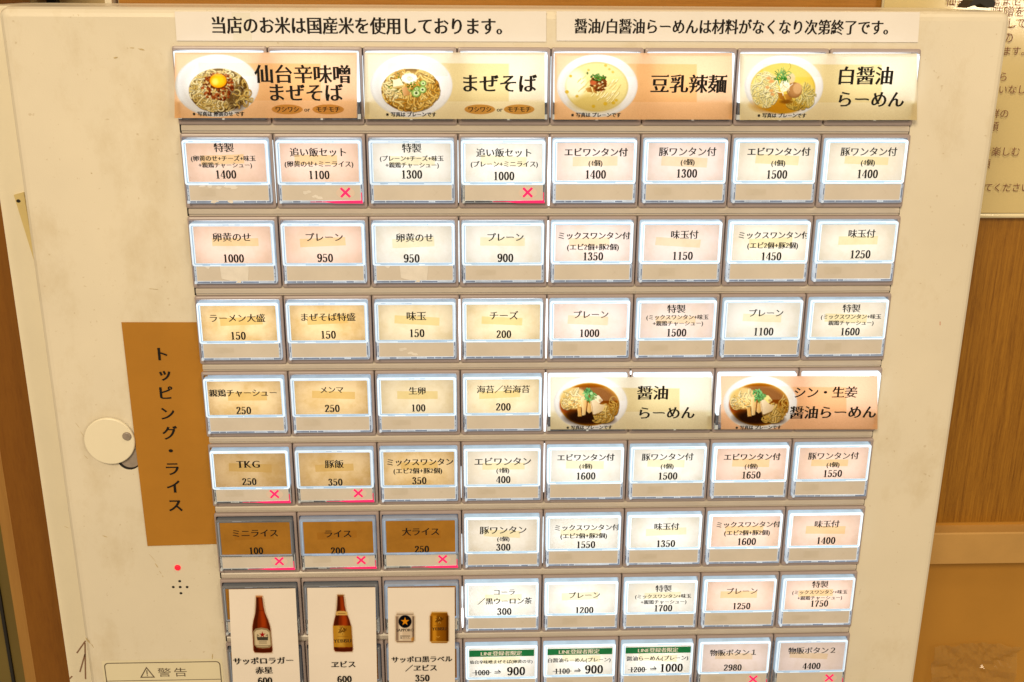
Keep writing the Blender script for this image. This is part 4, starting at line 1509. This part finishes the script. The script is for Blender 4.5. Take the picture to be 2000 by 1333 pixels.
BANDS = {3: (916, 1271, 1043, 1281.5), 4: (1067, 1268, 1195.5, 1278), 5: (1221, 1265, 1349, 1275)}
LED_K = 0.285
for k, (row, col, kind, fl, ll, sold, words_, lines) in enumerate(B):
    bo = part('menu_button', bez, (QX * col, QY * row, 0))
    bo['label'] = lab(kind, fl, sold, words_)
    low = (0.0 if row < 4 and col > 3 else 1.35 if row >= 5 else 0.6) if col <= 3 else (0.6 if row >= 7 and col < 6 else 0.25 if row >= 3 else 0.0)
    part('cap_frame', caps[(fl, low)][k % 3], parent=bo)
    part('label_card', card(row, col, kind, lines, None, BANDS.get(col) if row == 8 else None), parent=bo)
    if ll:
        part('backlight', led(ll * LED_K * {'kraft': 1.4, 'tan': 1.12, 'peach': 1.0}.get(kind, 1.0)), parent=bo)
    sc = SCUFFED.get((row, col))
    part('status_window', wins_scuff[sc] if sc else (wins_marked[k % 3] if sold else (wins_lit if fl >= 2 else wins)[k % 5]), parent=bo)
    if sold:
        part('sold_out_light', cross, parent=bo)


# ---- wide picture buttons -------------------------------------------------------------------------
def wide_bezel():
    b = MB()
    for k in (0, 1):
        o_ = [rrect(QX * k + .22, 0, QX * (k + 1) - .22, BH, 1.0, z, 3) for z in (9.0, 0.9)]
        o_.append(rrect(QX * k + .47, .25, QX * (k + 1) - .47, BH - .25, .9, .25, 3))
        o_.append(rrect(QX * k + 1.12, .9, QX * (k + 1) - 1.12, BH - .9, .6, 0, 3))
        o_.append(rrect(QX * k + 1.2, 1.65, QX * k + 43.3, 34.4, .8, 0, 3))
        o_.append(rrect(QX * k + 1.2, 1.65, QX * k + 43.3, 34.4, .8, 8.9, 3))
        b.loops(o_, BEZEL)
    return b.mesh('picture_button')


WB = wide_bezel()


def wide_frame(level, dims):
    b = MB()
    fr = FRAME[level]
    for k in (0, 1):
        a0 = QX * k + 1.6
        a1 = QX * k + 42.9
        b.box(a0, 2.3, -2.6, a1, 3.6, 3, fr)
    b.box(1.6, 3.25, -2.6, 2.9, 25.5, 3, fr)
    b.box(1.5, 25.6, -2.5, 2.8, 32, 3, SLATE)
    b.box(1.0, 31.2, -2.6, 2.8, 33.6, 3, TICK)
    b.box(QX + 41.9, 3.25, -2.6, QX + 43.2, 25.5, 3, fr)
    b.box(QX + 41.9, 25.6, -2.5, QX + 43.1, 32, 3, SLATE)
    b.box(QX + 41.9, 31.2, -2.6, QX + 43.4, 33.6, 3, TICK)
    b.box(1.6, 33.0, -2.3, 42.8, 33.9, 3, SLATE)
    b.box(QX + 1.6, 33.0, -2.3, QX + 42.8, 33.9, 3, SLATE)
    b.box(22, 33.2, -2.5, 23.2, 34.0, 2, TICK)
    b.box(QX + 24, 33.2, -2.5, QX + 25.2, 34.0, 2, TICK)
    return b.mesh('light_frame')


PZ = -2.9
WASH = card_mat('kraft_oval', (0.62, 0.33, 0.07), (0.78, 0.48, 0.14), .05)


def wide_button(row, col, px, kind_cols, art, lines, ovals, label, words_, level=3, led_s=9.0):
    led_s *= 0.295
    ox, oy = QX * col, QY * row
    bo = part('picture_button', WB, (ox, oy, 0))
    bo['label'] = label
    part('light_frame', wide_frame(level, None), parent=bo)
    x0, y0, x1, y1 = px
    A = Art(x0, y0, x1, y1, 1.0, kind_cols[0])
    # paper tint, older tape remnants showing through
    A.polygon([(x0 + (x1 - x0) * .13, y0 + 20), (x0 + (x1 - x0) * .80, y0 + 22), (x0 + (x1 - x0) * .80, y1 - 34), (x0 + (x1 - x0) * .13, y1 - 34)], kind_cols[1], .9, 2.2)
    A.polygon([(x0 - 5, y1 - 34), (x1 + 5, y1 - 36), (x1 + 5, y1 + 5), (x0 - 5, y1 + 5)], kind_cols[1], .55, 8)
    art(A)
    # the same remnants dull the picture they lie behind
    A.polygon([(x0 + (x1 - x0) * .13, y0 + 20), (x0 + (x1 - x0) * .46, y0 + 20), (x0 + (x1 - x0) * .46, y0 + 46), (x0 + (x1 - x0) * .13, y0 + 46)], (226, 214, 176), .22, 2)
    A.noise(2.5)
    co, hw, colr = A.into('picture', PZ, None, ox, oy)
    ex = MB()
    for txt, cx_, cy_, w, opt in lines:
        write_px(ex, txt, cx_, cy_, w, PZ, INK, ox, oy, dz=-.2, **opt)
    for txt, cx_, cy_, w in ovals:
        X, Y = at(cx_, cy_, PZ)
        hw2 = pxw(cx_, cy_, w, PZ) / 2
        ex.add([(X - ox + hw2 * math.cos(t * .2618), Y - oy + 2.35 * math.sin(t * .2618), PZ - .1) for t in range(24)], [tuple(range(24))[::-1]], WASH)
        write_px(ex, txt, cx_, cy_, w * .76, PZ, INK, ox, oy, dz=-.2, wx=.008)
    part('picture_card', grid_mesh('picture_card', co, hw, colr, LIT_PRINT, ex), parent=bo)
    for k in (0, 1):
        me = led_mesh(led_s, QX * k + 4, 3.5, QX * k + 40, 22)
        part('backlight', me, parent=bo)


PEACH_P = ((250, 208, 168), (240, 186, 124))
CREAM_P = ((244, 232, 204), (230, 210, 150))
H = dict(wx=.010)
N_ = dict(wx=.040)
PLN = '※写真は プレーンです'
wide_button(0, 0, (341, 103, 697, 231), PEACH_P, art_spicy, [('仙台辛味噌', 592, 146, 187, H), ('まぜそば', 596, 182, 146, H), ('※写真は 卵黄のせ です', 427, 223, 101, N_), ('or', 600, 214, 11, {})],
            [('ワシワシ', 561, 214, 61), ('モチモチ', 641, 214, 62)], 'peach picture button with an egg yolk noodle bowl', '', 3, 8.5)
wide_button(0, 2, (712, 103, 1064, 233), CREAM_P, art_plain, [('まぜそば', 974, 164, 147, H), (PLN, 803, 224, 98, N_), ('or', 976, 214, 11, {})],
            [('ワシワシ', 937, 214, 60), ('モチモチ', 1014, 214, 60)], 'cream picture button with a fish cake noodle bowl', '', 3, 9.5)
wide_button(0, 4, (1083, 104, 1430, 234), PEACH_P, art_soy_milk, [('豆乳辣麺', 1345, 165, 147, H), (PLN, 1164, 225, 97, N_)], [], 'peach picture button with a pale soup bowl', '', 3, 9.5)
wide_button(0, 6, (1445, 105, 1791, 235), CREAM_P, art_white_soy, [('白醤油', 1690, 149, 108, H), ('らーめん', 1700, 195, 131, H), (PLN, 1527, 226, 95, N_)], [], 'cream picture button with a clear yellow soup bowl', '', 3, 9.0)
wide_button(4, 4, (1075, 737, 1390, 839), ((240, 234, 214), (224, 206, 152)), lambda A: art_soy(A, 1060, 0, False), [('醤油', 1275, 768, 60, H), ('らーめん', 1301, 807, 111, H), (PLN, 1151, 835, 89, N_)], [], 'cream picture button with a dark soy noodle bowl', '', 3, 9.0)
wide_button(4, 6, (1408, 735, 1714, 839), ((248, 204, 170), (236, 180, 128)), lambda A: art_soy(A, 1400, -90, True), [('シン・生姜', 1612, 767, 123, H), ('醤油らーめん', 1627, 806, 168, H), (PLN, 1481, 835, 89, N_)], [], 'peach picture button with a ginger soy noodle bowl', '', 3, 9.0)

# ---- leaking light put on as glowing strips over the gaps between modules -----------------------------------------------
for row, c_, w, bright, ya, yb2 in ((1, 1, .5, 0, 3, 34), (1, 3, .6, 0, 3, 34), (1, 4, 1.5, 1, 1.5, 35.5), (2, 3, .8, 0, 2, 34), (2, 4, 1.2, 1, 2, 34), (3, 3, 1.1, 1, 2, 35), (3, 4, 1.0, 1, 2, 34.5), (4, 4, 1.8, 1, 1.5, 35), (4, 5, 1.0, 1, .8, 2.9),
                                    (5, 3, .6, 0, 14, 33), (5, 4, .9, 1, 1, 30), (6, 3, .6, 0, 14, 33), (6, 4, .7, 0, 4, 33), (7, 3, 1.2, 0, 6, 20), (7, 3, 1.3, 1, 20, 33), (0, 2, .4, 0, 4, 33), (0, 4, .4, 0, 4, 33)):
    b = MB()
    z = -.06
    xc = 0
    b.add([(xc - w / 3, ya, z), (xc + w / 3, ya, z), (xc + w / 2, (ya + yb2) / 2, z), (xc + w / 4, yb2, z), (xc - w / 4, yb2, z), (xc - w / 2, (ya + yb2) / 2, z)], [(5, 4, 3, 2, 1, 0)], LEAK if bright else LEAK_DIM)
    part('leak_strip', b.mesh('leak_strip'), (QX * c_, QY * row, 0))
b = MB()
b.box(-.5, 4, -.3, .5, 36, 0.4, SLATE)
part('module_joint', b.mesh('module_joint'), (QX * 7, QY * 8, 0))

# ---- lock cover, lamp, speaker holes, warning label ----------------------------------------------------
def disc(cx, cy, rad, z0, z1, mat, bev=.5, n=48, mb=None):
    b = mb or MB()
    rg = lambda r_, z: [(cx + r_ * math.cos(2 * math.pi * k / n), cy + r_ * math.sin(2 * math.pi * k / n), z) for k in range(n)]
    lo = [rg(rad, z1), rg(rad, z0 + bev), rg(rad - bev * .4, z0 + bev * .3), rg(rad - bev, z0)]
    b.loops(lo, mat)
    b.add(lo[-1], [tuple(range(n))[::-1]], mat)
    return b


DISC = surface('lock_cover_plastic', (0.83, 0.77, 0.60), .35, .4, nscale=20, var=.03)
lx, ly = at(252, 897, ZB)
bk = disc(lx, ly, 6.2, ZB - .05, ZB + .1, BLACK, .02)
bk = disc(lx + .7, ly - .8, 5.7, ZB - .5, ZB + .1, STEEL, .3, mb=bk)
part('lock_cylinder', bk.mesh('lock_cylinder', True))
cx_, cy_ = at(212.5, 864, ZB - 3)
lc = part('lock_cover', disc(cx_, cy_, 13.2, ZB - 2.4, ZB - .9, DISC, .5, 64).mesh('lock_cover', True))
sx, sy = at(247, 853.5, ZB - 3.3)
part('screw', disc(sx, sy, 2.35, ZB - 3.3, ZB - 2.3, STEEL, .5, 24).mesh('screw', True), parent=lc)
hx, hy = at(347, 1109, ZB)
part('status_lamp', disc(hx, hy, 1.75, ZB - .9, ZB + .1, RED, .7, 24).mesh('status_lamp', True))
b = MB()
for px, py in ((351, 1135.5), (338.5, 1147), (352, 1147), (365.5, 1147), (353.5, 1159)):
    X, Y = at(px, py, ZB)
    b.add([(X + .82 * math.cos(t * .3927), Y + .75 * math.sin(t * .3927), ZB - .05) for t in range(16)], [tuple(range(16))[::-1]], BLACK)
part('speaker_hole', b.mesh('speaker_hole'))
b = MB()
wx0, wy0 = at(198, 1291, ZB)
wx1, _ = at(434, 1291, ZB)
LABEL = surface('label_film', (0.75, 0.69, 0.50), .4, .3, nscale=30, var=.03)
b.add(rrect(wx0, wy0, wx1, wy0 + 60, 1, ZB - .12), [tuple(range(20))[::-1]], LABEL)
o1 = rrect(wx0 + 1.2, wy0 + 1.4, wx1 - 1.2, wy0 + 58, 2.4, ZB - .2)
o2 = rrect(wx0 + 1.75, wy0 + 1.95, wx1 - 1.75, wy0 + 57.5, 2.0, ZB - .2)
b.loops([o1, o2], FAINT)
yl = at(320, 1328.5, ZB)[1]
b.quad(wx0 + 1.6, yl - .2, wx1 - 1.6, yl + .2, ZB - .22, FAINT)
tx, ty = at(287.5, 1315, ZB)
tri = lambda s: [(tx, ty - 4.4 * s), (tx + 4.3 * s, ty + 3.0 * s), (tx - 4.3 * s, ty + 3.0 * s)]
t1, t2 = tri(1.0), [(x, y + .15) for x, y in tri(.74)]
for i in range(3):
    j = (i + 1) % 3
    b.add([(*t1[i], ZB - .2), (*t1[j], ZB - .2), (*t2[j], ZB - .2), (*t2[i], ZB - .2)], [(3, 2, 1, 0)], FAINT)
b.quad(tx - .3, ty - 2, tx + .3, ty + .9, ZB - .21, FAINT)
b.quad(tx - .3, ty + 1.3, tx + .3, ty + 1.9, ZB - .21, FAINT)
write_px(b, '警告', 337, 1313.5, 57, ZB, FAINT, 0, 0, dz=-.2, style='sans', sp=.12, ysc=.78)
part('warning_label', b.mesh('warning_label'))


# ================================================================== PAPERS STUCK ON THE MACHINE
def sheet(name, quad_px, Z, mat, draw, label, cat, group=None, curl_=0.0):
    """thin paper sheet from its four photo corners (tl, tr, br, bl) on the depth Z"""
    b = MB()
    c = [at(x, y, Z) for x, y in quad_px]
    N = 8
    fv = []
    for z in (0, .22):
        for j in range(N + 1):
            for i in range(N + 1):
                s, t = i / N, j / N
                x = (1 - t) * ((1 - s) * c[0][0] + s * c[1][0]) + t * ((1 - s) * c[3][0] + s * c[2][0])
                y = (1 - t) * ((1 - s) * c[0][1] + s * c[1][1]) + t * ((1 - s) * c[3][1] + s * c[2][1])
                fv.append((x, y, Z + z - curl_ * (math.sin(math.pi * t) ** 2) * .6))
    M = (N + 1) ** 2
    ff = []
    for j in range(N):
        for i in range(N):
            a = j * (N + 1) + i
            ff += [(a, a + N + 1, a + N + 2, a + 1), (M + a, M + a + 1, M + a + N + 2, M + a + N + 1)]
    ring = [i for i in range(N + 1)] + [(j + 1) * (N + 1) + N for j in range(N)] + [N * (N + 1) + N - 1 - i for i in range(N)] + [(N - 1 - j) * (N + 1) for j in range(N - 1)]
    for i in range(len(ring)):
        a, b2 = ring[i], ring[(i + 1) % len(ring)]
        ff.append((a, b2, M + b2, M + a))
    b.add(fv, ff, mat)
    draw(b)
    o = obj(name, b.mesh(name))
    tag(o, label, cat, group)
    return o


NZ = ZB - .5
sheet('notice_strip', [(341, 23), (1067, 22.5), (1067, 82), (345, 80)], NZ, PAPER,
      lambda b: (write_px(b, '当店のお米は国産米を使用しております。', 707, 51.5, 586, NZ, INK, 0, 0, dz=-.1, wx=.012, em=None, ysc=1.12),
                 b.quad(*at(452, 25, NZ), *at(492, 79, NZ), NZ - .03, surface('clear_tape', (0.80, 0.78, 0.70), .25, .4, var=.02))),
      'long white paper notice reading domestic rice is used, left of the two', 'notice', 'paper notices along the machine top')
sheet('notice_strip', [(1087, 22.5), (1797, 24), (1793, 83), (1087, 80)], NZ, PAPER,
      lambda b: write_px(b, '醤油/白醤油らーめんは材料がなくなり次第終了です。', 1438, 53.5, 628, NZ, INK, 0, 0, dz=-.1, wx=.012, ysc=1.16),
      'long white paper notice about sold out soy noodles, above the soup pictures', 'notice', 'paper notices along the machine top')


def topping(b):
    chars = [('ト', 315, 692), ('ッ', 322, 731), ('ピ', 323, 768), ('ン', 327, 808), ('グ', 332, 846), ('・', 334, 881), ('ラ', 337, 916), ('イ', 340, 951), ('ス', 343, 987)]
    for c, x, y in chars:
        write_px(b, c, x, y, 29 if c != 'ッ' else 28, NZ, INK, 0, 0, dz=-.4, wx=.012)


sheet('topping_sign', [(237, 630), (400, 630), (424, 1063), (288, 1067)], NZ, KRAFT, topping, 'tall brown paper sign with vertical lettering beside the lock cover', 'sign', None, 0.5)

SZ = -4.4


def slip(name, quad_px, art, lines, label):
    x0 = min(p[0] for p in quad_px)
    def draw(b):
        for txt, cx2, cy2, w in lines:
            write_px(b, txt, cx2, cy2, w, SZ, INK, 0, 0, dz=-.7, wx=.014)
    o = sheet(name, quad_px, SZ, SLIP, draw, label, 'paper slip', 'beer slips over the lower left buttons', 0.5)
    return o


def slip_picture(parent, box, fn, extra=None):
    A = Art(*box, res=1.6, bg=(237, 219, 196))
    fn(A)
    co, hw, colr = A.into('p', SZ - .62, None, 0, 0)
    keep = np.abs(A.c - np.array((237, 219, 196), float)).max(-1) > 7      # cut the print to its outline
    h, w = hw
    idx = np.arange(h * w).reshape(h, w)
    ok = keep[:-1, :-1] | keep[1:, :-1] | keep[1:, 1:] | keep[:-1, 1:]
    q = np.stack([idx[:-1, :-1], idx[1:, :-1], idx[1:, 1:], idx[:-1, 1:]], -1)[ok]
    me = bpy.data.meshes.new('printed_picture')
    verts = [tuple(p) for p in co]
    faces = [tuple(p) for p in q.tolist()]
    mats = [FLAT_PRINT]
    mi = [0] * len(faces)
    if extra:
        n_ = len(verts)
        verts += extra.v
        faces += [tuple(n_ + k for k in f) for f in extra.f]
        mi += [1 + k for k in extra.m]
        mats += extra.mats
    me.from_pydata(verts, [], faces)
    for m in mats:
        me.materials.append(m)
    me.polygons.foreach_set('material_index', mi)
    at_ = me.attributes.new('print', 'FLOAT_COLOR', 'POINT')
    full = np.ones((len(verts), 4))
    full[:h * w, :3] = colr
    at_.data.foreach_set('color', full.ravel())
    o = obj('printed_picture', me, parent)
    return o


s1 = slip('drink_slip', [(447, 1152), (577, 1150), (590, 1400), (458, 1400)], None, [('サッポロラガー', 515, 1290, 118), ('赤星', 516, 1308.5, 33), ('600', 518, 1328.5, 27)],
          'white slip printed with a dark beer bottle with a pale label')
sl1 = lambda x, y: (506 + x / 5.98 + y * .012, 1164 + y / 5.98)
slip_picture(s1, (484, 1160, 534, 1280), lambda A: art_bottle(A, sl1, 'pale'))
s2 = slip('drink_slip', [(600, 1149), (733, 1148), (738, 1400), (606, 1400)], None, [('ヱビス', 671, 1297, 48), ('600', 673, 1325.5, 27)],
          'white slip printed with an amber beer bottle with a gold label')
sl2 = lambda x, y: (665 + x / 5.98 + y * .009, 1162 + y / 5.98)
ex = MB()
write_px(ex, 'YEBISU', 669, 1252, 34, SZ - .62, INK, 0, 0, dz=-.06)
slip_picture(s2, (644, 1158, 692, 1278), lambda A: art_bottle(A, sl2, 'gold'), ex)
s3 = slip('drink_slip', [(757, 1149), (888, 1148), (889, 1400), (761, 1400)], None, [('サッポロ黒ラベル', 824, 1287, 118), ('／ヱビス', 823, 1304, 62), ('350', 825, 1323.5, 27)],
          'white slip printed with a white beer can and a gold beer can')
ex = MB()
write_px(ex, 'SAPPORO', 791, 1231, 33, SZ - .62, INK, 0, 0, dz=-.06, ysc=1.25, wx=.01)
write_px(ex, '黒ラベル', 791, 1246.5, 19, SZ - .62, INK, 0, 0, dz=-.06, style='sans')
write_px(ex, 'YEBISU', 858, 1228.5, 27, SZ - .62, INK, 0, 0, dz=-.06, ysc=1.15)
slip_picture(s3, (769, 1192, 882, 1262), lambda A: (art_can(A, 773, 1196, 809, 1256, 'white'), art_can(A, 840, 1195.5, 876, 1256.5, 'gold')), ex)
